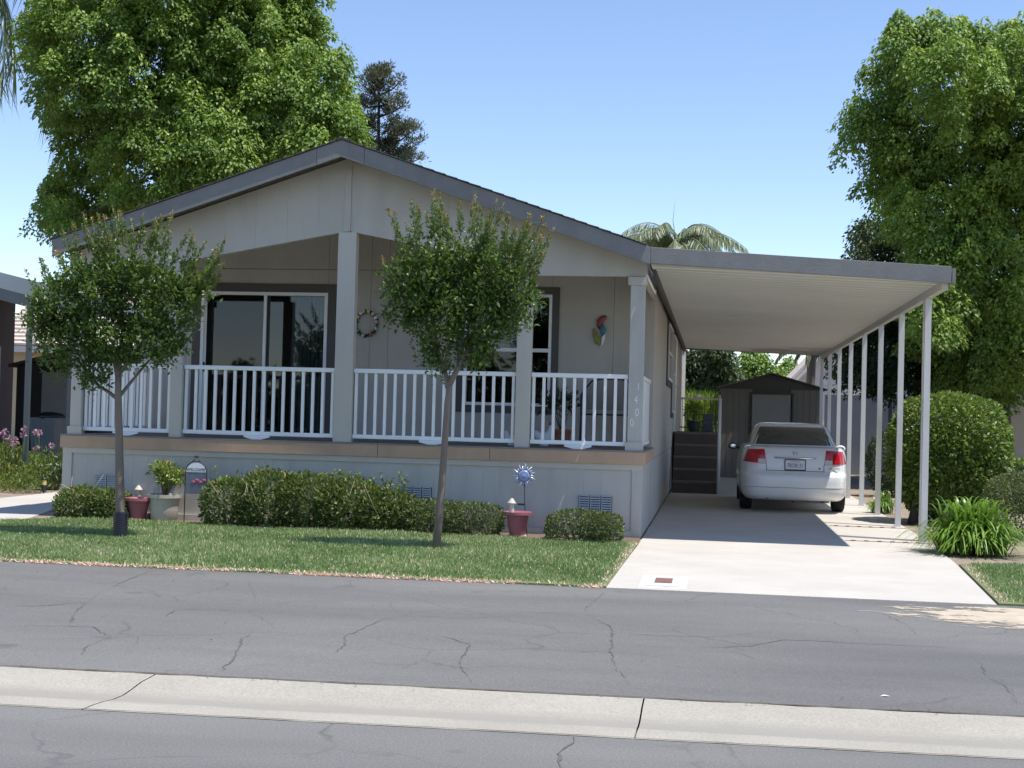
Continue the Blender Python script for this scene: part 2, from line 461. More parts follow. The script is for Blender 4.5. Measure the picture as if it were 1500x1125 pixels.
# ------------------------------------------------------------------ leaf geometry
def unit(a):
    return a/np.maximum(np.linalg.norm(a, axis=1, keepdims=True), 1e-9)
def rdir(n):
    return unit(RNG.normal(size=(n, 3)))
def leaves(name, P, D, N, L, W, R, mat, parent=None, origin=None, fold=0.18, kind=None):
    """two-triangle folded leaves: P base, D axis, N face normal, L length, W width, R 0..1 tint"""
    P = np.asarray(P, float); n = len(P)
    D = unit(np.asarray(D, float)); N = np.asarray(N, float)
    S = unit(np.cross(D, N)); N = unit(np.cross(S, D))
    L = np.broadcast_to(L, n)[:, None]; W = np.broadcast_to(W, n)[:, None]
    mid = P + D*L*0.45 - N*W*fold
    V = np.empty((n, 4, 3))
    V[:, 0] = P; V[:, 1] = mid + S*W*0.5 + N*W*fold*2; V[:, 2] = P + D*L; V[:, 3] = mid - S*W*0.5 + N*W*fold*2
    if origin is None: origin = (P[:, 0].mean(), P[:, 1].mean(), P[:, 2].min())
    V = (V - np.array(origin)).reshape(-1, 3)
    me = bpy.data.meshes.new(name)
    me.vertices.add(4*n); me.vertices.foreach_set('co', V.ravel().astype(np.float32))
    b = np.arange(n)[:, None]*4
    tri = np.concatenate([b+[[0, 1, 2]], b+[[0, 2, 3]]], axis=1).ravel()
    me.loops.add(6*n); me.loops.foreach_set('vertex_index', tri.astype(np.int32))
    me.polygons.add(2*n)
    me.polygons.foreach_set('loop_start', np.arange(0, 6*n, 3, dtype=np.int32))
    at = me.attributes.new('rnd', 'FLOAT', 'FACE')
    at.data.foreach_set('value', np.repeat(np.clip(np.broadcast_to(R, n), 0, 1), 2).astype(np.float32))
    me.materials.append(mat)
    me.update(); me.validate()
    o = bpy.data.objects.new(name, me)
    link(o, origin, parent)
    if kind: o['kind'] = kind
    return o

class Cloud:
    def __init__(s): s.p = []; s.d = []; s.n = []; s.l = []; s.w = []; s.r = []
    def add(s, P, D, N, L, W, R):
        n = len(P)
        s.p.append(P); s.d.append(D); s.n.append(N)
        s.l.append(np.broadcast_to(L, n)); s.w.append(np.broadcast_to(W, n)); s.r.append(np.broadcast_to(R, n))
    def build(s, name, mat, parent, **k):
        c = np.concatenate
        return leaves(name, c(s.p), c(s.d), c(s.n), c(s.l), c(s.w), c(s.r), mat, parent, **k)
def spray(cl, apex, r, h, n, ll, tint=0.0):
    """a drooping cone of leaves, apex up, as the shoots of these trees hang"""
    t = RNG.random(n)**0.6
    a = RNG.random(n)*2*math.pi
    rad = r*t**0.8*(0.72+0.28*RNG.random(n))
    out = np.stack([np.cos(a), np.sin(a), np.zeros(n)], 1)
    P = np.array(apex) + out*rad[:, None] + np.stack([np.zeros(n), np.zeros(n), -h*t], 1) + RNG.normal(size=(n, 3))*r*0.08
    D = out*0.7 + np.array([0, 0, -0.75]) + RNG.normal(size=(n, 3))*0.35
    N = out*0.55 + np.array([0, 0, 0.8]) + RNG.normal(size=(n, 3))*0.4
    L = ll*(0.65+0.6*RNG.random(n))
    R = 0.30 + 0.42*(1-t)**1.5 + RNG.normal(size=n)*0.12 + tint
    cl.add(P, D, N, L, L*0.60, R)
def lobed_tree(name, label, cat, lobes, Y, leafm, barkm, base, trunk_r, ll=0.16, dens=1.0, sr=(0.35, 0.6), depth=0.8, nleaf=70, group=None, tintf=0.0, limb_n=6):
    """lobes: (px, py, rpx) of foliage masses read in the photograph at depth Y"""
    base = Vector(base)
    root = thing(name, label, cat, base, group)
    cl = Cloud()
    cs = []
    k = 1.0/ppm(Y)
    for (px, py, rp) in lobes:
        r = rp*k
        c = FY(px, py, Y + random.uniform(-1, 1)*depth*2.0)
        cs.append((c, r))
        ns_ = max(3, int(dens*15*r*r))
        for i in range(ns_):
            d = Vector(rdir(1)[0])
            q = random.choice((0.98, 0.95, 0.9, 0.8, 0.6))*random.uniform(0.85, 1.1)
            a = c + Vector((d.x*r*q, d.y*r*q, d.z*r*q + 0.15))
            s_ = random.uniform(*sr)
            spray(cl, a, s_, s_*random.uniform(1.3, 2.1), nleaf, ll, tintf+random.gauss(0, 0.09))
    tr = MB()
    top = max(c.z for c, r in cs)
    cxm = sum((c.x for c, r in cs))/len(cs); cym = sum((c.y for c, r in cs))/len(cs)
    hub = Vector((base.x*0.6+cxm*0.4, base.y*0.6+cym*0.4, base.z + (top-base.z)*0.38))
    crown = Vector((cxm, cym, base.z+(top-base.z)*0.85))
    path = [base - Vector((0, 0, 0.1)), base.lerp(hub, 0.05), base.lerp(hub, 0.5)+Vector((0.1, 0, 0)), hub, hub.lerp(crown, 0.5)+Vector((0.15, 0.1, 0)), crown]
    tr.tube(path, [trunk_r*1.35, trunk_r*1.1, trunk_r*0.95, trunk_r*0.8, trunk_r*0.45, trunk_r*0.12], 10)
    trunk = tr.build('trunk', barkm, root, True, origin=base)
    lb = MB()
    for c, r in random.sample(cs, min(limb_n, len(cs))):
        t0 = random.uniform(0.25, 1.0)
        s = base.lerp(hub, 0.7+0.3*t0) if c.z < hub.z else hub.lerp(crown, t0*0.6)
        mid = s.lerp(c, 0.5) + Vector((0, 0, 0.25*r))
        lb.tube([s, mid, c, c+Vector((random.uniform(-1, 1), random.uniform(-1, 1), 0.4))*r*0.6], [trunk_r*0.22, trunk_r*0.16, trunk_r*0.09, 0.01], 6)
    lb.build('limbs', barkm, trunk, True, origin=base)
    cl.build('crown', leafm, root)
    return root

# ================================================================== THE SETTING
# ground: one sheet to the horizon, a step lower under the street
g = MB()
xs = [-900, -60, -20, 20, 60, 900]; ys = [-900, -60, -4.975, -4.965, 60, 900]
gv = [(x, y, (-0.12 if y < -4.97 else -0.012)) for y in ys for x in xs]
gf = [(j*6+i, j*6+i+1, (j+1)*6+i+1, (j+1)*6+i) for j in range(5) for i in range(5)]
structure(g.add(gv, gf).build('ground', M_earth, origin=(0, 0, 0)))

def gy(x): return 0.028*(x+0.35)
YG1, YG0 = -9.55, -10.44          # far and near edge of the valley gutter
road = structure(MB().prism([(-70, YG1+gy(-70)+0.005), (70, YG1+gy(70)+0.005), (70, -4.975), (-70, -4.975)], 'z', -0.11, -0.008).build('road', M_asphalt, origin=(0, -7, -0.11)))
near_road = structure(MB().prism([(-70, -36), (70, -36), (70, YG0+gy(70)-0.005), (-70, YG0+gy(-70)-0.005)], 'z', -0.11, -0.012).build('near_road', M_asphalt2, origin=(0, -20, -0.11)))
def guttermat():
    mt, nt, bs, ns, ls = nodes('gutter_concrete')
    co = coords(ns, ls)
    c = ramp(ns, ls, noise(ns, ls, co, 1.4, 7, 0.65), [(0.3, (0.34, 0.315, 0.265)), (0.7, (0.405, 0.375, 0.32))])
    gr = ramp(ns, ls, noise(ns, ls, co, 70, 4), [(0.35, (0.84, 0.84, 0.84)), (0.65, (1.08, 1.08, 1.08))])
    c = mixc(ns, ls, 1.0, c, gr, 'MULTIPLY')
    sp = ns.new('ShaderNodeSeparateXYZ'); ls.new(co, sp.inputs[0])
    m1 = ns.new('ShaderNodeMath'); m1.operation = 'MULTIPLY_ADD'; m1.inputs[1].default_value = -0.028; ls.new(sp.outputs[0], m1.inputs[0]); ls.new(sp.outputs[1], m1.inputs[2])
    wob = noise(ns, ls, coords(ns, ls, (0.6, 3, 1)), 2.2, 5, 0.65)
    m2 = ns.new('ShaderNodeMath'); m2.operation = 'MULTIPLY_ADD'; m2.inputs[1].default_value = 0.22; ls.new(wob, m2.inputs[0]); ls.new(m1.outputs[0], m2.inputs[2])
    m3 = ns.new('ShaderNodeMapRange'); m3.inputs[1].default_value = -10.44; m3.inputs[2].default_value = -9.34; ls.new(m2.outputs[0], m3.inputs[0])
    st = ramp(ns, ls, m3.outputs[0], [(0.30, (0, 0, 0)), (0.37, (0.8, 0.8, 0.8)), (0.50, (0.7, 0.7, 0.7)), (0.62, (0, 0, 0))])
    c = mixc(ns, ls, st, c, (0.275, 0.258, 0.222))
    ls.new(c, bs.inputs['Base Color']); bs.inputs['Roughness'].default_value = 0.9
    bump(ns, ls, bs, noise(ns, ls, co, 70, 4), 0.5, 0.006)
    return mt
M_gutter = guttermat()
gutter = structure(MB().prism([(-70, YG0+gy(-70)), (70, YG0+gy(70)), (70, YG1+gy(70)), (-70, YG1+gy(-70))], 'z', -0.118, -0.09).build('gutter', M_gutdark, origin=(0, -10, -0.118)))
def gutter_slab(x0, x1):
    prof = [(-10.44, -0.012), (-10.32, -0.014), (-10.20, -0.021), (-10.09, -0.033), (-9.97, -0.035), (-9.86, -0.024), (-9.75, -0.010), (-9.55, -0.004)]
    mb = MB()
    n = len(prof)
    nx = max(2, int((x1-x0)/0.25))
    for k in range(nx+1):
        x = x0 + (x1-x0)*k/nx
        for q, (y, z) in enumerate(prof): mb.v.append((x, y+gy(x)+(random.uniform(-0.006, 0.006) if q in (0, n-1) else 0), z))
    for k in range(nx):
        for j in range(n-1):
            mb.f.append((k*n+j, (k+1)*n+j, (k+1)*n+j+1, k*n+j+1))
    mb.build('gutter_slab', M_gutter, gutter, True, origin=((x0+x1)/2, -10, -0.09))
jx = [-19, -16.3, -13.6, -10.9, -8.2, -5.0, -2.07, 0.51, 3.2, 6.0, 9, 12, 15]
for a, b in zip(jx[:-1], jx[1:]): gutter_slab(a+0.004, b-0.004)

# cracks traced on the asphalt, each a thin open seam
def crack(pts, w, par, z):
    P = [GZ(x, y, z) for x, y in pts]
    out = []
    for a, b in zip(P[:-1], P[1:]):
        k = max(2, int((b-a).length/0.05))
        for i in range(k):
            q = a.lerp(b, i/k)
            out.append(q + Vector((random.uniform(-1, 1)*0.012, random.uniform(-1, 1)*0.022, 0)))
    out.append(P[-1])
    mb = MB()
    n = len(out)
    walk_ = 0.7
    for i, q in enumerate(out):
        d = out[min(i+1, n-1)] - out[max(i-1, 0)]
        s = Vector((-d.y, d.x, 0)); s.normalize()
        walk_ = max(0.0, min(1.2, walk_+random.uniform(-0.33, 0.33)))
        ww = w*walk_*(0.6+0.6*random.random())*(1 if 2 < i < n-3 else 0.4)+0.0004
        mb.v += [tuple(q+s*ww), tuple(q-s*ww)]
        if i: mb.f.append((2*i-2, 2*i-1, 2*i+1, 2*i))
    mb.build('crack', M_crack, par, origin=tuple(P[0]))
zr = -0.0045
for pts, w in [
    ([(0, 888), (60, 887), (125, 882), (150, 866), (190, 848), (225, 835)], 0.012), ([(125, 882), (108, 900), (102, 915)], 0.010),
    ([(0, 918), (60, 916), (135, 917), (162, 933), (130, 945), (118, 958)], 0.008), ([(162, 933), (230, 934), (310, 935)], 0.006),
    ([(245, 902), (255, 893), (310, 892), (365, 895), (395, 912), (355, 935), (345, 960), (325, 982)], 0.013),
    ([(365, 895), (400, 885), (440, 880), (520, 880)], 0.008), ([(365, 850), (375, 877)], 0.007), ([(395, 912), (400, 920), (470, 922), (505, 925)], 0.007),
    ([(573, 880), (575, 892), (595, 901), (560, 908), (520, 925), (505, 930), (505, 945), (485, 960)], 0.009), ([(595, 901), (680, 905), (750, 903)], 0.009),
    ([(560, 926), (650, 932), (690, 943), (672, 970), (690, 1000)], 0.009), ([(690, 943), (750, 940)], 0.006),
    ([(885, 868), (855, 893), (870, 905), (898, 920), (895, 950), (900, 975), (920, 1000)], 0.013), ([(898, 927), (960, 930), (1040, 933), (1130, 925), (1180, 922)], 0.008),
    ([(1030, 948), (1100, 946), (1150, 936), (1240, 941), (1330, 945), (1420, 950)], 0.009), ([(1290, 897), (1330, 915), (1345, 932)], 0.008),
    ([(1435, 970), (1445, 990), (1475, 1005), (1490, 1030)], 0.009), ([(1070, 953), (1110, 965), (1148, 968)], 0.006), ([(1160, 985), (1225, 990), (1237, 1005)], 0.006),
    ([(750, 897), (850, 897)], 0.006)]:
    crack(pts, w*0.42, road, zr)
crack([(843, 1078), (838, 1090), (816, 1102), (822, 1125)], 0.007, near_road, -0.0085)
# soil caught along the seams beside the gutter
M_seam = plain('seam_dirt', (0.10, 0.085, 0.06), 0.95, 0.5, 14)
def seam(y, z, par, w):
    mb = MB(); n = 260
    for i in range(n+1):
        x = -14 + 26*i/n
        a = w*(0.25+random.random()); b = w*(0.25+random.random())
        mb.v += [(x, y+gy(x)-a, z), (x, y+gy(x)+b, z)]
        if i: mb.f.append((2*i-2, 2*i, 2*i+1, 2*i-1))
    mb.build('seam_dirt', M_seam, par, origin=(0, y, z))
seam(-9.55, 0.0, road, 0.015)
seam(-10.44, -0.0065, near_road, 0.008)

# patch of pale sand washed over the asphalt beside the driveway mouth
def blob(cx, cy, rx, ry, n, z, jit, rot=0):
    out = []
    for i in range(n):
        a = 2*math.pi*i/n
        k = 1+jit*math.sin(3*a+1.3)+jit*0.8*math.sin(5*a)+random.uniform(-jit, jit)*0.5
        x, y = rx*k*math.cos(a), ry*k*math.sin(a)
        out.append((cx+x*math.cos(rot)-y*math.sin(rot), cy+x*math.sin(rot)+y*math.cos(rot), z))
    return out
mt, nt_, bs_, ns_, ls_ = nodes('thin_sand')
pos = coords(ns_, ls_, kind='object')
sc_ = ns_.new('ShaderNodeVectorMath'); sc_.operation = 'MULTIPLY'; sc_.inputs[1].default_value = (0.85, 1.35, 0)
ls_.new(pos, sc_.inputs[0])
ln_ = ns_.new('ShaderNodeVectorMath'); ln_.operation = 'LENGTH'; ls_.new(sc_.outputs[0], ln_.inputs[0])
nz_ = noise(ns_, ls_, coords(ns_, ls_, (1.0, 1.6, 1)), 3.2, 8, 0.72)
md_ = ns_.new('ShaderNodeMath'); md_.operation = 'MULTIPLY_ADD'; md_.inputs[1].default_value = 2.6; ls_.new(nz_, md_.inputs[0])
sb_ = ns_.new('ShaderNodeMath'); sb_.operation = 'SUBTRACT'; ls_.new(md_.outputs[0], sb_.inputs[0]); ls_.new(ln_.outputs['Value'], sb_.inputs[1])
md_.inputs[2].default_value = -0.45
al_ = ramp(ns_, ls_, sb_.outputs[0], [(0.08, (0, 0, 0)), (0.30, (0.92, 0.92, 0.92))])
cs_ = ramp(ns_, ls_, noise(ns_, ls_, coords(ns_, ls_), 9, 6), [(0.3, (0.46, 0.38, 0.28)), (0.7, (0.58, 0.50, 0.39))])
ls_.new(cs_, bs_.inputs['Base Color']); ls_.new(al_, bs_.inputs['Alpha']); bs_.inputs['Roughness'].default_value = 0.95
bl = blob(3.15, -5.9, 1.5, 0.88, 60, -0.0035, 0.02, -0.1)
o = MB().add(bl, [tuple(range(len(bl)))]).build('sand_patch', mt, origin=(3.2, -5.7, -0.0035))
tag(o, 'patch of pale sand spilled on the asphalt beside the driveway mouth', 'sand', kind='stuff')

# driveway: slabs with narrow joints
drive = structure(MB().prism([(-0.04, -4.97), (3.12, -4.97), (3.36, -1.6), (3.50, 1.2), (3.56, 10.2), (3.56, 18.8), (0.02, 18.8), (0.02, 0.0), (0.02, -0.7)], 'z', -0.06, -0.006).build('driveway', M_gutdark, origin=(1.7, 0, -0.06)))
def dslab(poly):
    MB().prism(poly, 'z', -0.05, 0.0).build('concrete_slab', M_drive, drive, bevel=0.004)
e = 0.006
def dr(y):
    pts = [(-4.975, 3.12), (-1.6, 3.36), (1.2, 3.50), (10.2, 3.56), (30, 3.56)]
    for (y0, x0), (y1, x1) in zip(pts[:-1], pts[1:]):
        if y0 <= y <= y1: return x0+(x1-x0)*(y-y0)/(y1-y0)
dslab([(-0.04, -4.985), (3.12, -4.985), (dr(-1.6), -1.6), (dr(0.75-e), 0.75-e), (0.02, 0.75-e), (0.02, -0.7)])
for a, b in ((0.75, 3.15), (3.15, 6.6), (6.6, 10.2), (10.2, 13.8), (13.8, 18.8)):
    dslab([(0.02, a+e), (dr(a+e), a+e), (dr(b-e), b-e), (0.02, b-e)])
# slotted edging strips lying in the right-hand strip of the drive
for ya in (0.75, 3.15):
    mb = MB()
    mb.box(2.45, dr(ya)-0.02, ya-0.012, ya+0.012, -0.004, 0.006)
    for i in range(6):
        x = 2.52+i*0.155
        mb.box(x, x+0.05, ya-0.022, ya+0.022, 0.0061, 0.012)
    mb.build('joint_strip', M_rust, drive)

# neighbour's concrete walk to the left
walk = structure(MB().prism([(-7.55, -1.15), (-7.42, -0.7), (-7.9, 0.95), (-7.40, 1.2), (-7.40, 4.4), (-9.55, 4.35), (-9.55, 2.5), (-14, 1.0), (-14, -4.97), (-9.5, -4.97)], 'z', -0.05, 0.0).build('walkway', M_drive, origin=(-9, 0, -0.05)))

# lawns
lawn_poly = [(-9.5, -4.985), (-0.03, -4.985), (0.0, -2.4), (0.01, -0.75), (-0.9, -0.9), (-1.9, -0.62), (-4.6, -0.72), (-5.3, -0.5), (-6.3, -0.4), (-7.0, -0.55), (-7.45, -1.0), (-7.58, -1.2)]
lawn = structure(MB().prism(lawn_poly, 'z', -0.05, 0.008).build('lawn', M_turf, origin=(-4, -3, -0.05)))
rl_poly = [(3.14, -4.975), (12, -4.975), (12, -1.1), (6.0, -1.15), (4.3, -1.5), (3.37, -1.75)]
rlawn = structure(MB().prism(rl_poly, 'z', -0.05, 0.008).build('lawn', M_turf, origin=(6, -3, -0.05)))
bed = structure(MB().prism([(-7.3, -0.02), (-7.3, -0.35), (-5.3, -0.45), (-4.6, -0.68), (-1.9, -0.58), (-0.9, -0.86), (0.0, -0.72), (0.0, -0.02)], 'z', -0.05, 0.004).build('planting_bed', M_soil, origin=(-4, -0.3, -0.05)))

def inpoly(x, y, poly):
    c = np.zeros(len(x), bool)
    n = len(poly)
    for i in range(n):
        x0, y0 = poly[i]; x1, y1 = poly[(i+1) % n]
        k = ((y0 > y) != (y1 > y)) & (x < (x1-x0)*(y-y0)/(y1-y0+1e-12)+x0)
        c ^= k
    return c
def edge_dist(x, y, poly):
    d = np.full(len(x), 9.0)
    n = len(poly)
    for i in range(n):
        a = np.array(poly[i]); b = np.array(poly[(i+1) % n]); ab = b-a
        t = np.clip(((x-a[0])*ab[0]+(y-a[1])*ab[1])/(ab@ab), 0, 1)
        d = np.minimum(d, np.hypot(x-a[0]-t*ab[0], y-a[1]-t*ab[1]))
    return d
def grass(poly, n, label, hmin=0.025, hmax=0.055):
    P2 = np.array(poly)
    lo = P2.min(0); hi = P2.max(0)
    x = RNG.uniform(lo[0], hi[0], n); y = RNG.uniform(lo[1], hi[1], n)
    k = inpoly(x, y, poly); x = x[k]; y = y[k]
    ed = edge_dist(x, y, poly)
    pat = np.sin(x*2.1+np.sin(y*1.7)*1.4)*np.sin(y*2.6+np.sin(x*1.3))
    fine = np.sin(x*9+np.sin(y*7)*2)*np.sin(y*11+x*3)
    # thin or bare where dry patches show at the street edge
    bare = (ed < 0.10+0.06*fine) & (RNG.random(len(x)) < 0.45)
    x, y, ed, pat, fine = x[~bare], y[~bare], ed[~bare], pat[~bare], fine[~bare]
    m_ = len(x)
    h = RNG.uniform(hmin, hmax, m_)*(1+0.22*pat+0.15*fine)*np.clip(0.45+ed*5, 0.45, 1)
    D = RNG.normal(size=(m_, 3))*0.45; D[:, 2] = 1
    N = RNG.normal(size=(m_, 3)); N[:, 2] *= 0.3
    R = 0.42+0.22*pat+0.14*fine+RNG.normal(size=m_)*0.16
    R = np.minimum(R, 0.88)
    dry = RNG.random(m_) < np.clip(0.75-ed*7, 0.035, 0.75)
    R[dry] = RNG.uniform(0.9, 1.0, dry.sum())
    o = leaves('grass', np.stack([x, y, np.full(m_, 0.006)], 1), D, N, h, np.full(m_, 0.009), R, L_grass, None, origin=(lo[0], lo[1], 0), fold=0.05)
    tag(o, label, 'grass', kind='stuff')
grass(lawn_poly, 190000, 'mown green front lawn grass between the house and the street')
n = 4200
xx = RNG.uniform(-9.5, -0.05, n); keep = np.sin(xx*2.3)+np.sin(xx*5.1+1)+RNG.normal(size=n)*0.7 > -0.6; xx = xx[keep]; n = len(xx)
o = leaves('grass', np.stack([xx, -4.985+RNG.normal(size=n)*0.02, np.full(n, -0.004)], 1), np.stack([RNG.normal(size=n)*0.7, -0.5+RNG.normal(size=n)*0.5, RNG.uniform(0.15, 0.8, n)], 1), RNG.normal(size=(n, 3)), RNG.uniform(0.02, 0.05, n), 0.009, RNG.uniform(0.9, 1.0, n), L_grass, None, fold=0.05)
tag(o, 'fringe of dry straw along the lawn where it meets the asphalt', 'dry grass', kind='stuff')
grass([(3.16, -4.97), (6.0, -4.97), (6.0, -1.17), (4.3, -1.52), (3.39, -1.77)], 40000, 'mown green grass strip right of the driveway')

# ================================================================== MOBILE HOME
home = thing('mobile_home', 'grey gabled mobile home with railed front porch and house number 1400', 'house', (-3.66, 0, 0))
XL, XR, XC = -7.32, 0.0, -3.69
ZD = 1.022          # deck level
YW = 2.3           # porch back wall
YE = 20.5          # rear of the house
SL = (4.69-3.455)/3.66
def roof_z(x): return 4.69 - SL*abs(x-XC)
# skirting boards
pitch = 0.2032
skirt = B(XL+0.01, XR-0.01, 0.004, 0.03, 0.0, 0.80).build('skirting_backing', M_skirt, home)
x = XL+0.12
while x < XR-0.12-0.01:
    x1 = min(x+pitch, XR-0.12)
    B(x+0.0009, x1-0.0009, 0.0, 0.0039, 0.0, 0.80).build('skirting_board', M_skirt, skirt, origin=(x, 0, 0))
    x += pitch
for a, b in ((XL, XL+0.12), (XR-0.12, XR)):
    B(a, b, -0.018, 0.05, 0.0, 0.798).build('corner_trim', M_postdirty if b == XR else M_post, home)
B(XL+0.12, XR-0.12, -0.02, -0.002, 0.80, 0.868).build('skirting_trim', M_post, home)
B(XL, XL+0.12, -0.021, 0.05, 0.7985, 0.868).build('skirting_trim', M_post, home)
B(XR-0.12, XR, -0.021, 0.05, 0.7985, 0.868).build('skirting_trim', M_post, home)
B(XL+0.12, XR-0.12, -0.03, -0.002, 0.0, 0.075).build('base_trim', M_skirt, home)
# side skirts under the porch
B(XR-0.03, XR-0.001, 0.051, YW-0.02, 0.0, 0.868).build('side_skirting', M_skirt, home)
B(XL+0.001, XL+0.03, 0.051, YW-0.02, 0.0, 0.868).build('side_skirting', M_skirt, home)
# tan deck band in three lengths, returned round both corners
for a, b in ((XL-0.03, -3.233), (-3.228, -1.843), (-1.838, XR+0.03)):
    B(a, b, -0.045, -0.022, 0.868, 1.017).build('deck_band_board', M_tan, home, bevel=0.004)
for a, b in ((XL-0.03, XL-0.005), (XR+0.005, XR+0.03)):
    B(a, b, -0.0215, YW, 0.868, 1.017).build('deck_band_board', M_tan, home)
# deck planks
deck = B(XL+0.01, XR-0.01, -0.02, YW, 0.90, 1.0).build('deck', M_step, home)
x = XL-0.03
k = 0
while k < 16:
    y0 = -0.05 + k*0.147
    B(XL-0.035, XR+0.035, y0, y0+0.141, 1.0175, ZD+0.012).build('deck_plank', plain('deck_grey', (0.22, 0.20, 0.18), 0.8, 0.15, 4), deck)
    k += 1
ZP = ZD+0.012
# foundation vents in the skirting
def vent(xc, zc, w, h, n=3):
    v = B(xc-w/2, xc+w/2, -0.0165, -0.0005, zc-h/2, zc+h/2).build('foundation_vent', M_dark, home)
    seg = w/n
    for i in range(n):
        x0 = xc-w/2+i*seg+0.006; x1 = x0+seg-0.012
        mb = MB()
        mb.box(x0, x1, -0.026, -0.017, zc-h/2, zc-h/2+0.012).box(x0, x1, -0.026, -0.017, zc+h/2-0.012, zc+h/2)
        mb.box(x0, x0+0.01, -0.026, -0.017, zc-h/2+0.0125, zc+h/2-0.0125).box(x1-0.01, x1, -0.026, -0.017, zc-h/2+0.0125, zc+h/2-0.0125)
        for j in range(6):
            z = zc-h/2+0.018+j*(h-0.03)/6
            mb.add([(x0+0.011, -0.026, z), (x1-0.011, -0.026, z), (x1-0.011, -0.018, z+0.017), (x0+0.011, -0.018, z+0.017)], [(0, 1, 2, 3)])
        mb.build('louvre', plain('galvanised_vent', (0.42, 0.43, 0.43), 0.5, 0.12, 8, metal=0.4), v)
vent(-0.55, 0.385, 0.40, 0.20); vent(-2.73, 0.42, 0.36, 0.19); vent(-6.72, 0.45, 0.30, 0.17, 2)

# porch posts
def post(x0, x1, ztop, mat, plinth=True, cap=True, y0=0.0):
    z0 = ZP
    p = B(x0, x1, y0, y0+0.14, z0, ztop).build('porch_post', mat, home, bevel=0.006)
    if plinth:
        B(x0-0.022, x1+0.022, y0-0.022, y0-0.0005, z0+0.001, z0+0.10).build('plinth', mat, p)
    if cap:
        MB().box(x0-0.03, x1+0.03, y0-0.03, y0-0.001, ztop-0.10, ztop-0.002).build('capital', mat, p)
    return p
post(-7.25, -7.105, 3.115, M_post)
post(-5.935, -5.78, 3.115, M_post, False, False)
post(-3.815, -3.585, 3.63, M_post, False, False)
post(-1.553, -1.375, 3.115, M_post, False, False)
pR = post(-0.19, -0.015, 3.115, M_postdirty)
# front railings
def rail_panel(xa, xb, foot=True):
    r = MB().box(xa, xb, 0.045, 0.105, 1.892, 1.945).build('railing', M_white, home, bevel=0.006)
    B(xa, xb, 0.05, 0.10, 1.083, 1.133).build('bottom_rail', M_white, r, bevel=0.005)
    n = max(2, round((xb-xa-0.05)/0.1238)+1)
    me = None
    for i in range(n):
        xc = xa+0.03+(xb-xa-0.06)*i/(n-1)
        if me is None:
            o = B(-0.018, 0.018, -0.018, 0.018, 0, 0.757).build('baluster', M_white, r, origin=(0, 0, 0), bevel=0.004)
            o.location = (xc, 0.075, 1.134); WLOC[o.name] = Vector(o.location); me = o.data
        else:
            o = share('baluster', me, (xc, 0.075, 1.134), r)
            b = o.modifiers.new('bevel', 'BEVEL'); b.width = 0.004; b.segments = 2
    if foot:
        xm = (xa+xb)/2
        MB().prism([(xm-0.165, 1.082), (xm-0.165, 1.062), (xm-0.055, ZP+0.001), (xm+0.055, ZP+0.001), (xm+0.165, 1.062), (xm+0.165, 1.082)], 'y', 0.02, 0.06).build('support_block', M_white, r)
rail_panel(-7.10, -5.94); rail_panel(-5.775, -3.82); rail_panel(-3.58, -1.558); rail_panel(-1.37, -0.195)
def side_rail(xc):
    r = B(xc-0.03, xc+0.03, 0.16, YW-0.05, 1.892, 1.945).build('railing', M_white, home, bevel=0.006)
    B(xc-0.025, xc+0.025, 0.16, YW-0.05, 1.083, 1.133).build('bottom_rail', M_white, r, bevel=0.005)
    me = B(-0.018, 0.018, -0.018, 0.018, 0, 0.757).mesh('baluster', M_white)
    for i in range(17):
        share('baluster', me, (xc, 0.21+i*0.124, 1.134), r)
side_rail(-0.055); side_rail(-7.19)

# gable: boards between the header line and the roof
def head_z(x):
    if x < -5.86 or x > -1.46: return 3.12
    return 3.64 - 0.187*abs(x-XC)
def slab_poly(x0, x1, za, zb, inset=0.0):
    return [(x0, za(x0)+inset), (x1, za(x1)+inset), (x1, zb(x1)), (x0, zb(x0))]
und = lambda x: roof_z(x)-0.14
gable = MB()
for a, b in ((XL+0.01, -5.86), (-5.86, XC), (XC, -1.46), (-1.46, XR-0.01)):
    m0 = (lambda x, a=a, b=b: head_z(min(max(x, a+1e-4), b-1e-4))+0.004)
    gable.prism(slab_poly(a, b, m0, und), 'y', 0.006, 0.12)
gable = gable.build('gable_backing', M_siding, home)
cuts = sorted(set([XL, -5.86, XC-0.055, XC+0.055, -1.46, XR] + [XL+0.2032*2*i for i in range(1, 18)]))
cuts = [c for i, c in enumerate(cuts) if i == 0 or c-cuts[i-1] > 0.03]
for a, b in zip(cuts[:-1], cuts[1:]):
    lo = lambda x, a=a, b=b: head_z(min(max(x, a+1e-3), b-1e-3))
    w_ = 0.0012
    proud = -0.012 if abs((a+b)/2-XC) < 0.05 else 0.003
    MB().prism(slab_poly(a+w_, b-w_, lo, und), 'y', proud, 0.0055).build('gable_board', M_siding, gable)
# header faces under the gable (inner side closes at the ceiling)
# porch ceiling, two sloping planes
cz = lambda x: 4.12-0.187*abs(x-XC)
for a, b in ((XL+0.02, XC), (XC, XR-0.02)):
    MB().prism([(a, cz(a)), (b, cz(b)), (b, cz(b)+0.03), (a, cz(a)+0.03)], 'y', 0.121, YW).build('porch_ceiling', M_ceil, home)
# side headers of the porch
for x0, x1 in ((XL+0.0, XL+0.03), (XR-0.03, XR-0.0005)):
    B(x0, x1, 0.125, YW-0.001, 3.02, 3.40).build('side_header', M_siding, home)

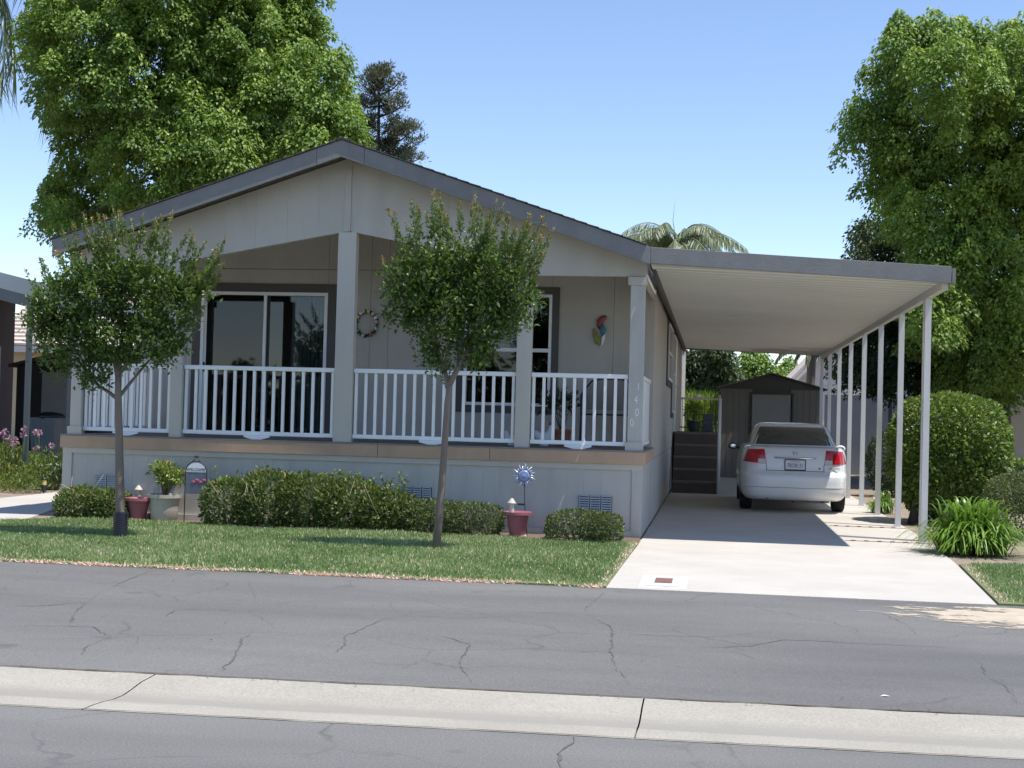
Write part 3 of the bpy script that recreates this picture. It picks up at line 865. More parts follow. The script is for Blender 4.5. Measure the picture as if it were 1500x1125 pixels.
# porch back wall: panels around the openings
DX0, DX1, DZ1 = -6.43, -4.575, 3.07
WX0, WX1, WZ0, WZ1 = -2.61, -1.40, 1.55, 3.09
wall = B(XL+0.02, XR-0.02, YW+0.13, YW+0.14, 0.0, 0.4).build('wall', M_siding, home)
WT = YW, YW+0.12
def wpanel(x0, x1, z0, z1f):
    zt = z1f if callable(z1f) else (lambda x: z1f)
    MB().prism([(x0+0.002, z0), (x1-0.002, z0), (x1-0.002, zt(x1)), (x0+0.002, zt(x0))], 'y', *WT).build('wall_panel', M_siding, wall)
topz = lambda x: cz(x)-0.004
for a, b in ((XL+0.02, DX0), (DX1, -3.96), (-3.96, -3.70), (-3.70, WX0), (WX1, -0.55), (-0.55, XR-0.001)):
    wpanel(a, b, ZP, 3.395); wpanel(a, b, 3.402, topz) if topz((a+b)/2) > 3.45 else None
wpanel(DX0, DX1, DZ1, 3.395)
wpanel(DX0, DX1, 3.402, topz)
wpanel(WX0, WX1, ZP, WZ0); wpanel(WX0, WX1, WZ1, 3.395); wpanel(WX0, WX1, 3.402, topz)
# dark room behind the openings
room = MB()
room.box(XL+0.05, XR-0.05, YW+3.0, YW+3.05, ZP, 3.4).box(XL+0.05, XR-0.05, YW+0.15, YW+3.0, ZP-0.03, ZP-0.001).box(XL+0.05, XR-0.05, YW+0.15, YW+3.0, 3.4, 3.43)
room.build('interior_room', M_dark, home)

def frame(x0, x1, z0, z1, w, ya, yb, name, mat, par, bottom=True):
    mb = MB()
    mb.box(x0, x0+w, ya, yb, z0, z1).box(x1-w, x1, ya, yb, z0, z1).box(x0+w, x1-w, ya, yb, z1-w, z1)
    if bottom: mb.box(x0+w, x1-w, ya, yb, z0, z0+w)
    return mb.build(name, mat, par)
# sliding glass door
sd = frame(DX0-0.12, DX1+0.12, ZP, DZ1+0.12, 0.117, YW-0.025, YW-0.001, 'sliding_door', M_brown, home, bottom=False)
frame(DX0, DX1, ZP, DZ1, 0.045, YW-0.02, YW+0.10, 'door_frame', M_white, sd)
xm = -5.49
B(xm-0.018, xm+0.022, YW-0.012, YW+0.02, ZP+0.046, DZ1-0.046).build('door_stile', M_white, sd)
B(xm+0.0225, xm+0.06, YW+0.021, YW+0.05, ZP+0.046, DZ1-0.046).build('door_stile', M_iron, sd)
B(DX0+0.046, DX0+0.08, YW+0.001, YW+0.02, ZP+0.046, DZ1-0.046).build('door_stile', M_white, sd)
B(DX0+0.05, DX0+0.075, YW-0.03, YW+0.0005, 1.93, 2.06).build('handle', M_black, sd, bevel=0.004)
B(DX0+0.081, xm-0.019, YW+0.012, YW+0.017, ZP+0.046, DZ1-0.046).build('glass_pane', M_screen, sd)
B(xm+0.061, DX1-0.046, YW+0.034, YW+0.039, ZP+0.046, DZ1-0.046).build('glass_pane', M_glass, sd)
for i in range(9):
    x0 = -5.16 + i*0.058
    MB().prism([(x0, YW+0.22), (x0+0.05, YW+0.20+0.02*(i % 2)), (x0+0.05, YW+0.205+0.02*(i % 2)), (x0, YW+0.225)], 'z', ZP+0.02, DZ1-0.05).build('blind_slat', M_curtain, sd)
for i in range(7):
    x0 = -6.30 + i*0.06
    MB().prism([(x0, YW+0.24), (x0+0.05, YW+0.22), (x0+0.05, YW+0.225), (x0, YW+0.245)], 'z', ZP+0.02, DZ1-0.05).build('blind_slat', M_curtain, sd)
# front window
fw = frame(WX0-0.10, WX1+0.10, WZ0-0.10, WZ1+0.10, 0.098, YW-0.022, YW-0.001, 'window', M_brown, home)
frame(WX0, WX1, WZ0, WZ1, 0.04, YW-0.018, YW+0.09, 'window_frame', M_white, fw)
B(WX0+0.041, WX1-0.041, YW-0.012, YW+0.03, 2.295, 2.345).build('mullion', M_white, fw)
B(WX0+0.041, WX1-0.041, YW+0.012, YW+0.017, 2.346, WZ1-0.041).build('glass_pane', M_glass, fw)
B(WX0+0.041, WX1-0.041, YW+0.020, YW+0.025, WZ0+0.041, 2.294).build('glass_pane', M_screen, fw)
for i in range(8):
    x0 = WX0+0.08+i*0.075
    B(x0, x0+0.066, YW+0.20+0.012*(i % 2), YW+0.206+0.012*(i % 2), WZ0+0.03, WZ1-0.04).build('blind_slat', M_curtain, fw)

# long side walls
for xa, xb in ((XR-0.10, XR), (XL, XL+0.10)):
    sw = B(xa+0.01, xb-0.01, YW+0.15, YE, 0.0, 3.38).build('side_wall', M_siding, home)
    y = YW+0.001 if xb == XR else YW+0.001
    if xb == XR:
        while y < YE-0.1:
            y1 = min(y+1.22, YE)
            B(XR-0.0095, XR+0.006, y+0.003, y1-0.003, 0.87, 3.36).build('wall_panel', M_siding, sw)
            B(XR-0.0095, XR+0.003, y+0.003, y1-0.003, 0.0, 0.862).build('skirting_panel', M_skirt, sw)
            y = y1
B(XR-0.10, XR-0.0098, YW+0.002, YW+0.149, 0.0, 3.38).build('corner_trim', M_siding, home)
B(XL, XL+0.10, YW+0.002, YW+0.149, 0.0, 3.38).build('corner_trim', M_siding, home)
B(XL+0.1, XR-0.1, YE-0.1, YE, 0, 3.38).build('rear_wall', M_siding, home)
B(XR+0.0065, XR+0.05, YW+0.2, YE-0.1, 3.20, 3.36).build('side_fascia', M_brown, home)
def side_window(y0, y1, z0, z1):
    def fr(a, b, c, d, w, xa, xb, nm, mt, par):
        mb = MB()
        mb.box(xa, xb, a, a+w, c, d).box(xa, xb, b-w, b, c, d).box(xa, xb, a+w, b-w, d-w, d).box(xa, xb, a+w, b-w, c, c+w)
        return mb.build(nm, mt, par)
    w = fr(y0-0.10, y1+0.10, z0-0.10, z1+0.06, 0.098, XR+0.0065, XR+0.03, 'side_window', M_brown, home)
    fr(y0, y1, z0, z1, 0.05, XR+0.0065, XR+0.055, 'window_frame', M_white, w)
    B(XR+0.0065, XR+0.045, y0+0.051, y1-0.051, (z0+z1)/2-0.02, (z0+z1)/2+0.02).build('mullion', M_white, w)
    B(XR+0.012, XR+0.02, y0+0.052, y1-0.052, z0+0.052, z1-0.052).build('glass_pane', plain('dark_window_glass', (0.03, 0.035, 0.04), 0.05, 0.2, 2), w)
side_window(7.4, 9.5, 2.10, 3.08)
side_window(10.2, 11.4, 1.55, 3.06)
sdr = B(XR+0.0065, XR+0.03, 12.35, 13.3, 1.17, 3.12).build('side_door', M_white, home)
B(XR+0.0305, XR+0.06, 12.45, 12.5, 2.1, 2.16).build('handle', M_chrome, sdr)
B(XR+0.0065, XR+0.07, 19.9, 19.98, 0.1, 3.2).build('downspout', M_white, home)

# roof
rp = [(XL+0.0, 3.455), (XC, 4.69), (XR+0.05, roof_z(XR+0.05)), (XR+0.05, roof_z(XR+0.05)-0.12), (XC, 4.56), (XL+0.0, 3.325)]
rp[0] = (XL-0.03, roof_z(XL-0.03)); rp[-1] = (XL-0.03, roof_z(XL-0.03)-0.12)
rf = MB()
rf.prism([rp[0], rp[1], rp[4], rp[5]], 'y', -0.40, YE+0.3)
rf.prism([rp[1], rp[2], rp[3], rp[4]], 'y', -0.40, YE+0.3)
roof = rf.build('roof', M_shingle, home)
# shingle courses at the verge, each lapping the one below it
for s in (-1, 1):
    for i in range(26):
        t0 = i*0.142; t1 = t0+0.155
        xa = XC + s*t0; xb = XC + s*min(t1, 3.70)
        if abs(xb-XC) <= t0: break
        za, zb = 4.69-SL*t0, 4.69-SL*abs(xb-XC)
        MB().prism([(xa, za+0.002), (xb, zb+0.004), (xb, zb+0.019), (xa, za+0.010)], 'y', -0.455, 1.2).build('shingle', M_shingle, roof, origin=(xa, 0, za))
MB().prism([(XC-0.13, 4.69-SL*0.13+0.016), (XC, 4.706), (XC+0.13, 4.69-SL*0.13+0.016), (XC+0.13, 4.69-SL*0.13+0.030), (XC, 4.724), (XC-0.13, 4.69-SL*0.13+0.030)], 'y', -0.45, 6).build('ridge_cap', M_shingle, roof)
# fascia boards
for a, b in ((XL-0.03, -3.995), (-3.991, XC), (XC, -3.405), (-3.401, XR+0.05)):
    MB().prism([(a, roof_z(a)-0.004), (b, roof_z(b)-0.004), (b, roof_z(b)-0.207), (a, roof_z(a)-0.207)], 'y', -0.432-(0.003 if -4.0 < (a+b)/2 < -3.3 else 0), -0.401).build('fascia_board', M_fascia, roof, bevel=0.003)

# house number on the right-hand post
def text_mesh(name, s, size, mat, parent, mtx, origin, extrude=0.0015, sx=1.0):
    cu = bpy.data.curves.new(name, 'FONT')
    cu.body = s; cu.size = size; cu.extrude = extrude; cu.align_x = 'CENTER'; cu.align_y = 'CENTER'; cu.resolution_u = 3
    t = bpy.data.objects.new('tmp', cu)
    COL.objects.link(t)
    dg = bpy.context.evaluated_depsgraph_get()
    me = bpy.data.meshes.new_from_object(t.evaluated_get(dg))
    bpy.data.objects.remove(t, do_unlink=True)
    me.transform(Matrix.Diagonal((sx, 1, 1, 1)))
    me.transform(mtx)
    me.materials.clear(); me.materials.append(mat)
    me.name = name
    o = bpy.data.objects.new(name, me)
    return link(o, origin, parent)
RX = Matrix.Rotation(math.pi/2, 4, 'X')
for ch, xx, zz, rot in (('1', -0.072, 1.797, 0.0), ('4', -0.098, 1.640, 0.0), ('0', -0.080, 1.488, 0.05), ('0', -0.138, 1.365, -0.1)):
    text_mesh('digit', ch, 0.135, M_numeral, pR, Matrix.Rotation(rot, 4, 'Y') @ RX, (xx, -0.003, zz), 0.003, 0.75)

# ================================================================== CARPORT
cp = thing('carport', 'long white metal carport with grey fascia attached to the home', 'carport', (3.44, 1.07, 0))
XA, XB = 0.06, 3.46
def cz0(x): return 3.235-(x-XA)/(XB-XA)*0.14     # underside
rows = MB()
y = -0.36
pan_me = None
pw = 0.3048
while y < 18.35:
    if pan_me is None:
        mb = MB()
        # a shallow tray: flat with upturned ribs
        def P(yy, dz): return [(XA, yy, cz0(XA)+dz), (XB, yy, cz0(XB)+dz)]
        prof = [(0.004, 0.05), (0.004, -0.014), (0.030, -0.014), (0.040, 0.0), (0.151, 0.0), (0.152, -0.014), (0.178, -0.014), (0.188, 0.0), (0.3008, 0.0), (0.3008, 0.05)]
        vs = []
        for yy, dz in prof: vs += P(yy, dz)
        nb = len(prof)
        fs = [(2*i, 2*i+1, 2*i+3, 2*i+2) for i in range(nb-1)]
        top = [(XA, 0.004, cz0(XA)+0.052), (XB, 0.004, cz0(XB)+0.052), (XB, 0.3008, cz0(XB)+0.052), (XA, 0.3008, cz0(XA)+0.052)]
        mb.add(vs, fs).add(top, [(0, 1, 2, 3)])
        pan_me = mb.mesh('roof_pan', M_pan)
    share('roof_pan', pan_me, (0, y, 0), cp)
    y += pw
YF = y
def fas(x, z): return x, z
MB().prism([(0.053, 3.425), (3.452, 3.235), (3.452, 3.045), (0.053, 3.235)], 'y', -0.42, -0.375).build('front_fascia', M_fascia, cp, bevel=0.004)
MB().prism([(0.053, 3.40), (3.452, 3.19), (3.452, 3.09), (0.053, 3.20)], 'y', YF+0.002, YF+0.04).build('rear_fascia', M_fascia, cp)
B(3.462, 3.50, -0.42, YF+0.04, 3.05, 3.215).build('side_gutter', M_fascia, cp)
B(3.385, 3.455, -0.2, YF-0.02, 2.995, 3.093).build('side_beam', M_pan, cp)
B(0.062, 0.10, 0.2, YF-0.02, 3.13, 3.232).build('ledger', M_brown, cp)
def cpost(yy):
    mb = MB()
    w = 0.038
    # open C-section posts: web and two flanges
    mb.box(3.42-w, 3.42-w+0.012, yy-w, yy+w, 0.0, 2.994)
    mb.box(3.42-w+0.0121, 3.42+w, yy-w, yy-w+0.014, 0.0, 2.994)
    mb.box(3.42-w+0.0121, 3.42+w, yy+w-0.014, yy+w, 0.0, 2.994)
    p = mb.build('post', M_alum, cp, origin=(3.42, yy, 0))
    B(3.42-w-0.012, 3.42+w+0.012, yy-w-0.012, yy+w+0.012, 0.0, 0.006).build('base_plate', M_alum, p)
for i in range(8): cpost(1.07+2.44*i)
cpost(1.20)

# ================================================================== SIDE STEPS WITH LANDING
st = thing('side_steps', 'dark brown wooden steps up to the side landing by the carport wall', 'steps', (0.48, 11.5, 0))
for i in range(5):
    z = 0.235*(i+1)
    B(0.06, 0.93, 10.6+i*0.27, 10.6+(i+1)*0.27+0.03, 0.235*i, z-0.04).build('riser', M_step, st)
    B(0.055, 0.945, 10.575+i*0.27, 10.6+(i+1)*0.27, z-0.0395, z).build('tread', plain('worn_tread', (0.19, 0.145, 0.12), 0.75, 0.2, 5), st)
B(0.06, 0.93, 11.981, 13.7, 1.0, 1.174).build('landing', M_step, st)
B(0.06, 0.93, 12.0, 13.7, 0.0, 0.999).build('landing_skirt', M_step, st)
for xx, yy, zt in ((0.93, 10.55, 1.92), (0.97, 13.66, 1.92)):
    MB().tube([(xx, yy, 0), (xx, yy, zt)], 0.022, 8).build('handrail_post', M_alum, st, True)
MB().tube([(0.93, 10.55, 1.90), (0.97, 12.0, 2.02), (0.97, 13.66, 1.92)], 0.018, 8).build('handrail', M_iron, st, True)
lr = B(0.10, 0.93, 13.66, 13.70, 1.86, 1.905).build('landing_rail', M_palewood, st)
for i in range(7):
    MB().tube([(0.15+i*0.12, 13.68, 1.175), (0.15+i*0.12, 13.68, 1.859)], 0.008, 6).build('bar', M_iron, lr)
B(0.10, 0.93, 13.665, 13.695, 1.25, 1.275).build('bottom_rail', M_rust, lr)
MB().ell((0.48, 13.68, 1.95), (0.06, 0.05, 0.045)).build('ornament', M_porcelain, lr, True)

# ================================================================== STORAGE SHED
SX0, SX1, SY = 0.99, 3.52, 18.95
sh = thing('storage_shed', 'brown metal gable storage shed behind the parked white car', 'shed', (2.25, SY, 0))
shp = lambda x: 2.62-0.275*abs(x-2.255)
wb = MB()
wb.prism([(SX0, 0), (SX1, 0), (SX1, shp(SX1)), (2.255, 2.62), (SX0, shp(SX0))], 'y', SY+0.03, SY+0.06)
wb.box(SX0, SX0+0.03, SY+0.06, SY+2.4, 0, shp(SX0)).box(SX1-0.03, SX1, SY+0.06, SY+2.4, 0, shp(SX1))
wb.prism([(SX0, 0), (SX1, 0), (SX1, shp(SX1)), (2.255, 2.62), (SX0, shp(SX0))], 'y', SY+2.4, SY+2.43)
wb.build('wall', M_shed, sh)
x = SX0
while x < SX1-0.05:
    x1 = min(x+0.158, SX1)
    if not (1.72 < (x+x1)/2 < 2.80):
        MB().prism([(x+0.004, 0.06), (x1-0.004, 0.06), (x1-0.004, 2.24), (x+0.004, 2.24)], 'y', SY+0.005, SY+0.029).build('wall_rib', M_shedlow, sh)
    x = x1
MB().prism([(SX0, 2.245), (SX1, 2.245), (SX1, shp(SX1)-0.002), (2.255, 2.615), (SX0, shp(SX0)-0.002)], 'y', SY-0.01, SY+0.029).build('gable_panel', M_shed, sh)
B(SX0-0.01, SX1+0.01, SY-0.03, SY+0.0295, 0.0, 0.058).build('base_rail', M_shedlow, sh)
dfr = MB().box(1.70, 1.75, SY-0.02, SY+0.0285, 0.06, 2.16).box(2.76, 2.81, SY-0.02, SY+0.0285, 0.06, 2.16).box(1.7505, 2.7595, SY-0.02, SY+0.0285, 2.11, 2.16).build('door_frame', M_shed, sh)
B(1.7505, 2.7595, SY+0.005, SY+0.0285, 0.06, 2.109).build('door', M_sheddoor, sh)
sr_ = MB()
for s in (-1, 1):
    a, b = 2.255, 2.255+s*1.37
    sr_.prism([(a, 2.622), (b, shp(b)+0.002), (b, shp(b)+0.035), (a, 2.66)], 'y', SY-0.15, SY+2.5)
sr_.build('roof', M_shed, sh)

# ================================================================== PARKED CAR
CXc, CYc = 2.11, 5.52
car = thing('parked_car', 'white four-door sedan parked under the carport, rear towards the street', 'car', (CXc, CYc+2.2, 0))
LOW = [(0.20, 0.14, 4.28, 0.77), (0.235, 0.06, 4.36, 0.80), (0.27, 0.025, 4.40, 0.822), (0.33, 0.006, 4.43, 0.842), (0.42, 0.0, 4.44, 0.855), (0.52, 0.004, 4.44, 0.858),
       (0.585, 0.012, 4.435, 0.858), (0.612, 0.03, 4.43, 0.857), (0.63, 0.062, 4.42, 0.856), (0.645, 0.085, 4.41, 0.856), (0.70, 0.094, 4.37, 0.855), (0.78, 0.102, 4.22, 0.849), (0.85, 0.110, 3.95, 0.840),
       (0.91, 0.120, 3.62, 0.828), (0.96, 0.132, 3.40, 0.812), (0.99, 0.150, 3.32, 0.800), (1.012, 0.185, 3.25, 0.785), (1.028, 0.25, 3.2, 0.768), (1.04, 0.40, 3.15, 0.745), (1.047, 0.62, 3.1, 0.715)]
TOP = [(1.03, 0.60, 3.28, 0.730), (1.06, 0.655, 3.20, 0.718), (1.12, 0.76, 3.05, 0.692), (1.20, 0.91, 2.86, 0.658), (1.28, 1.07, 2.67, 0.624), (1.34, 1.21, 2.52, 0.594), (1.375, 1.33, 2.42, 0.566), (1.40, 1.50, 2.28, 0.520), (1.415, 1.72, 2.12, 0.43), (1.42, 1.85, 2.02, 0.28)]
def prof_at(tab, z):
    for a, b in zip(tab[:-1], tab[1:]):
        if a[0] <= z <= b[0]:
            t = (z-a[0])/(b[0]-a[0])
            return [a[i]+(b[i]-a[i])*t for i in (1, 2, 3)]
    return list(tab[0][1:]) if z < tab[0][0] else list(tab[-1][1:])
NL, NT = 7.5, 5.5
def rear_y(tab, n, x, z):
    yr, yf, w = prof_at(tab, z)
    u = min(abs(x)/w, 0.9999)
    return yr + (yf-yr)/2*(1-(1-u**n)**(1/n))
def slices(tab, n, step, arches):
    zs = []
    z = tab[0][0]
    while z < tab[-1][0]-1e-6:
        zs.append(z); z += step if z < tab[-4][0] else step*0.35
    zs.append(tab[-1][0])
    na = 220
    mb = MB()
    for z in zs:
        yr, yf, w = prof_at(tab, z)
        for j in range(na):
            a = 2*math.pi*j/na
            c, s = math.cos(a), math.sin(a)
            r = (abs(c)**n+abs(s)**n)**(-1/n)
            x = w*c*r; y = (yr+yf)/2 + (yf-yr)/2*s*r
            if arches:
                for wy in (0.94, 3.56):
                    if math.hypot(y-wy, z-0.30) < 0.345 and abs(x) > 0.6: x = math.copysign(0.62, x)
            mb.v.append((CXc+x, CYc+y, z))
    for i in range(len(zs)-1):
        for j in range(na):
            mb.f.append((i*na+j, i*na+(j+1) % na, (i+1)*na+(j+1) % na, (i+1)*na+j))
    mb.f.append(tuple(range(na-1, -1, -1)))
    mb.f.append(tuple((len(zs)-1)*na+j for j in range(na)))
    return mb
body = slices(LOW, NL, 0.02, True).build('body', M_carpaint, car, True, angle=math.radians(50))
cabin = slices(TOP, NT, 0.02, False).build('cabin', M_carpaint, car, True, angle=math.radians(60))
def patch(name, tab, n, quad, mat, par, off=0.004, nu=14, nv=8, thick=0.01):
    """quad: corners (x,z) bl, br, tr, tl on the car's rear surface; a lens or pane lying on it"""
    mb = MB()
    (ax, az), (bx, bz), (cx_, cz_), (dx, dz) = quad
    for layer in (0, 1):
        for j in range(nv+1):
            v = j/nv
            for i in range(nu+1):
                u = i/nu
                x = (ax*(1-u)+bx*u)*(1-v)+(dx*(1-u)+cx_*u)*v
                z = (az*(1-u)+bz*u)*(1-v)+(dz*(1-u)+cz_*u)*v
                yy = rear_y(tab, n, x, z)
                o_ = off if layer == 0 else -thick
                mb.v.append((CXc+x, CYc+yy-o_, z))
    W_ = nu+1; Nn = W_*(nv+1)
    for j in range(nv):
        for i in range(nu):
            a = j*W_+i
            mb.f.append((a, a+1, a+W_+1, a+W_))
            mb.f.append((Nn+a, Nn+a+W_, Nn+a+W_+1, Nn+a+1))
    rim_ = [i for i in range(nu+1)] + [j*W_+nu for j in range(1, nv+1)] + [nv*W_+i for i in range(nu-1, -1, -1)] + [j*W_ for j in range(nv-1, 0, -1)]
    for a, b in zip(rim_, rim_[1:]+rim_[:1]): mb.f.append((a, Nn+a, Nn+b, b))
    return mb.build(name, mat, par, True, angle=math.radians(50))
rw = patch('rear_window', TOP, NT, [(-0.640, 1.062), (0.640, 1.062), (0.520, 1.352), (-0.520, 1.352)], M_carglass, car, 0.004, 24, 12)
for s in (-1, 1):
    q = [(0.445, 0.765), (0.805, 0.79), (0.742, 0.985), (0.475, 0.995)]
    if s < 0: q = [(-x, z) for x, z in (q[1], q[0], q[3], q[2])]
    tl = patch('tail_light', LOW, NL, q, M_red, car, 0.012, 16, 8)
    q2 = [(0.452, 0.772), (0.575, 0.779), (0.572, 0.842), (0.462, 0.842)]
    if s < 0: q2 = [(-x, z) for x, z in (q2[1], q2[0], q2[3], q2[2])]
    patch('reverse_lamp', LOW, NL, q2, M_clear, tl, 0.017, 6, 4, -0.0125)
    q3 = [(0.588, 0.80), (0.592, 0.80), (0.589, 0.98), (0.585, 0.98)]
    if s < 0: q3 = [(-x, z) for x, z in (q3[1], q3[0], q3[3], q3[2])]
    patch('lens_seam', LOW, NL, q3, M_platefr, tl, 0.0135, 2, 6, -0.0125)
# boot lid shut lines and plate recess
M_gap = plain('panel_gap', (0.10, 0.105, 0.11), 0.8, 0.05)
lid = patch('boot_lid', LOW, NL, [(-0.435, 0.672), (0.435, 0.672), (0.435, 0.985), (-0.435, 0.985)], M_carpaint, car, 0.0055, 24, 14, 0.003)
for q in ([(-0.455, 0.660), (0.455, 0.660), (0.455, 0.668), (-0.455, 0.668)], [(-0.447, 0.668), (-0.438, 0.668), (-0.438, 0.76), (-0.447, 0.76)], [(0.438, 0.668), (0.447, 0.668), (0.447, 0.76), (0.438, 0.76)]):
    patch('shut_line', LOW, NL, q, M_gap, lid, 0.0015, 20, 2, 0.003)
yb = rear_y(LOW, NL, 0, 0.75)
pr = CYc + yb - 0.0056
# number plate with dark frame
pf = B(CXc-0.165, CXc+0.165, pr-0.014, pr-0.001, 0.668, 0.845).build('number_plate', M_platefr, car, bevel=0.004)
B(CXc-0.150, CXc+0.150, pr-0.0175, pr-0.0145, 0.688, 0.832).build('plate_face', M_plate, pf)
text_mesh('plate_text', '7BOB131', 0.088, M_blue, pf, RX, (CXc, pr-0.0185, 0.747), 0.0006, 0.72)
text_mesh('plate_text', 'California', 0.034, M_platered, pf, RX, (CXc, pr-0.0185, 0.812), 0.0006)
# chrome garnish and badge
MB().tube([(CXc-0.33, CYc+rear_y(LOW, NL, 0.33, 0.865)-0.012, 0.865), (CXc-0.31, CYc+rear_y(LOW, NL, 0.31, 0.865)-0.022, 0.866), (CXc, CYc+rear_y(LOW, NL, 0, 0.866)-0.024, 0.868), (CXc+0.31, CYc+rear_y(LOW, NL, 0.31, 0.865)-0.022, 0.866), (CXc+0.33, CYc+rear_y(LOW, NL, 0.33, 0.865)-0.012, 0.865)], [0.006, 0.014, 0.014, 0.014, 0.006], 8).build('chrome_garnish', M_chrome, car, True)
by = CYc+rear_y(LOW, NL, 0, 0.93)-0.006
bd = MB()
ring = [(-0.040, 0.962), (0.040, 0.962), (0.033, 0.902), (-0.033, 0.902), (-0.040, 0.962)]
bd.tube([(CXc+x, by-0.004, z) for x, z in ring], 0.0045, 6)
for s in (-1, 1): bd.tube([(CXc+s*0.026, by-0.004, 0.955), (CXc+s*0.016, by-0.004, 0.932), (CXc+s*0.021, by-0.004, 0.908)], 0.005, 6)
bd.tube([(CXc-0.016, by-0.004, 0.932), (CXc+0.016, by-0.004, 0.932)], 0.005, 6)
bd.build('badge', M_chrome, car, True)
text_mesh('badge_text', 'CIVIC', 0.05, M_chrome, car, RX, (CXc-0.58, CYc+rear_y(LOW, NL, 0.60, 0.735)-0.010, 0.735), 0.003, 1.2)
text_mesh('badge_text', 'HYBRID', 0.045, plain('teal_badge', (0.15, 0.3, 0.27), 0.3, 0.05), car, RX @ Matrix.Rotation(0.10, 4, 'Y'), (CXc+0.60, CYc+rear_y(LOW, NL, 0.62, 0.715)-0.016, 0.715), 0.003, 1.1)
MB().lathe([(0.012, 0), (0.012, 0.004)], (0, 0, 0), 12)
lk = MB().tube([(CXc+0.375, CYc+rear_y(LOW, NL, 0.375, 0.71)-0.0075, 0.71), (CXc+0.375, CYc+rear_y(LOW, NL, 0.375, 0.71)+0.0, 0.71)], 0.014, 12).build('sticker', plain('dark_red_sticker', (0.12, 0.02, 0.025), 0.5), car)
# bumper: upper step line, reflectors, tow eye
patch('bumper_step', LOW, NL, [(-0.80, 0.398), (0.80, 0.398), (0.80, 0.404), (-0.80, 0.404)], M_gap, car, 0.0012, 40, 1, 0.003)
for s in (-1, 1):
    q = [(0.45, 0.412), (0.80, 0.412), (0.80, 0.425), (0.45, 0.425)]
    if s < 0: q = [(-x, z) for x, z in (q[1], q[0], q[3], q[2])]
    patch('bumper_reflector', LOW, NL, q, M_white, car, 0.003, 12, 1, 0.003)
MB().tube([(CXc-0.05, CYc+0.2, 0.205), (CXc-0.02, CYc+0.12, 0.17), (CXc+0.01, CYc+0.2, 0.205)], 0.008, 6).build('tow_hook', M_iron, car, True)
MB().tube([(CXc-0.42, CYc+0.06, 0.235), (CXc-0.42, CYc+0.45, 0.225)], 0.026, 10).build('exhaust_pipe', M_rim, car, True)
# side windows and windscreen, lying on the cabin's flanks
for s in (-1, 1):
    mb = MB()
    k = 0
    zs = [1.065+0.27*i/6 for i in range(7)]
    for layer in (0.004, -0.006):
        for z in zs:
            yr, yf, w = prof_at(TOP, z)
            for j in range(13):
                y = yr+0.32 + (yf-yr-0.75)*j/12
                v = (y-(yr+yf)/2)/((yf-yr)/2)
                x = w*(1-abs(v)**NT)**(1/NT) + layer
                mb.v.append((CXc+s*x, CYc+y, z))
    for i in range(6):
        for j in range(12):
            a = i*13+j
            mb.f.append((a, a+1, a+14, a+13) if s < 0 else (a, a+13, a+14, a+1))
    mb.build('side_window', M_carglass, car, True)
    # mirrors
    mir = MB().ell((CXc+s*0.93, CYc+2.80, 0.985), (0.085, 0.05, 0.06)).build('door_mirror', M_carpaint if s > 0 else M_black, car, True)
    MB().ell((CXc+s*0.93, CYc+2.752, 0.985), (0.062, 0.006, 0.043)).build('mirror_glass', M_chrome, mir, True)
    B(CXc+s*0.84-0.05, CXc+s*0.84+0.05, CYc+2.79, CYc+2.83, 0.94, 0.97).build('mirror_arm', M_black, mir)
    for wy in (0.94, 3.56):
        cx_ = CXc+s*0.735
        prof = [(0.19, -0.095), (0.27, -0.098), (0.298, -0.085), (0.304, -0.05), (0.304, 0.05), (0.298, 0.085), (0.27, 0.098), (0.19, 0.095)]
        mb = MB().lathe(prof, (0, 0, 0), 36)
        mb.v = [(cx_+z, CYc+wy+x, 0.305+y) for x, y, z in mb.v]
        wh = mb.build('wheel', M_rubber, car, True, angle=math.radians(40))
        mb = MB().lathe([(0.185, -0.06), (0.188, 0.06), (0.15, 0.075), (0.05, 0.085), (0.03, 0.09)], (0, 0, 0), 28)
        mb.v = [(cx_+s*(z+0.012), CYc+wy+x, 0.305+y) for x, y, z in mb.v]
        mb.build('rim', M_rim, wh, True, angle=math.radians(30))
q_ = MB()
for z in [1.07+0.27*i/6 for i in range(7)]:
    yr, yf, w = prof_at(TOP, z)
    for j in range(13):
        x = -0.85*w+1.7*w*j/12
        y = yf-(yf-yr)/2*(1-(1-(abs(x)/w)**NT)**(1/NT))+0.004
        q_.v.append((CXc+x, CYc+y, z))
for i in range(6):
    for j in range(12):
        a = i*13+j; q_.f.append((a, a+13, a+14, a+1))
q_.build('windscreen', M_carglass, car, True)
for s in (-1, 1):
    MB().ell((CXc+s*0.60, CYc+4.33, 0.66), (0.17, 0.07, 0.07)).build('headlight', M_clear, car, True)
# ================================================================== end of part one

# ================================================================== SMALL THINGS ON AND ABOUT THE PORCH
# wreath on the back wall
wc = FY(537, 474, YW-0.03)
wr = thing('wall_wreath', 'oval wreath of dark leaves and small blossoms on the porch wall', 'wreath', wc)
wp = [(wc.x+0.145*math.cos(a), YW-0.03, wc.z+0.175*math.sin(a)) for a in [2*math.pi*i/28 for i in range(29)]]
MB().tube(wp, 0.008, 6, cap=False).build('ring', M_iron, wr, True, origin=wc)
n = 190
a = RNG.random(n)*2*math.pi
P = np.stack([wc.x+0.145*np.cos(a), np.full(n, YW-0.034), wc.z+0.175*np.sin(a)], 1)
D = RNG.normal(size=(n, 3)); D[:, 1] *= 0.35
leaves('leaves', P, D, np.array([[0, -1, 0.2]])+RNG.normal(size=(n, 3))*0.5, RNG.uniform(0.025, 0.05, n), 0.018, RNG.random(n)*0.7, L_dark, wr)
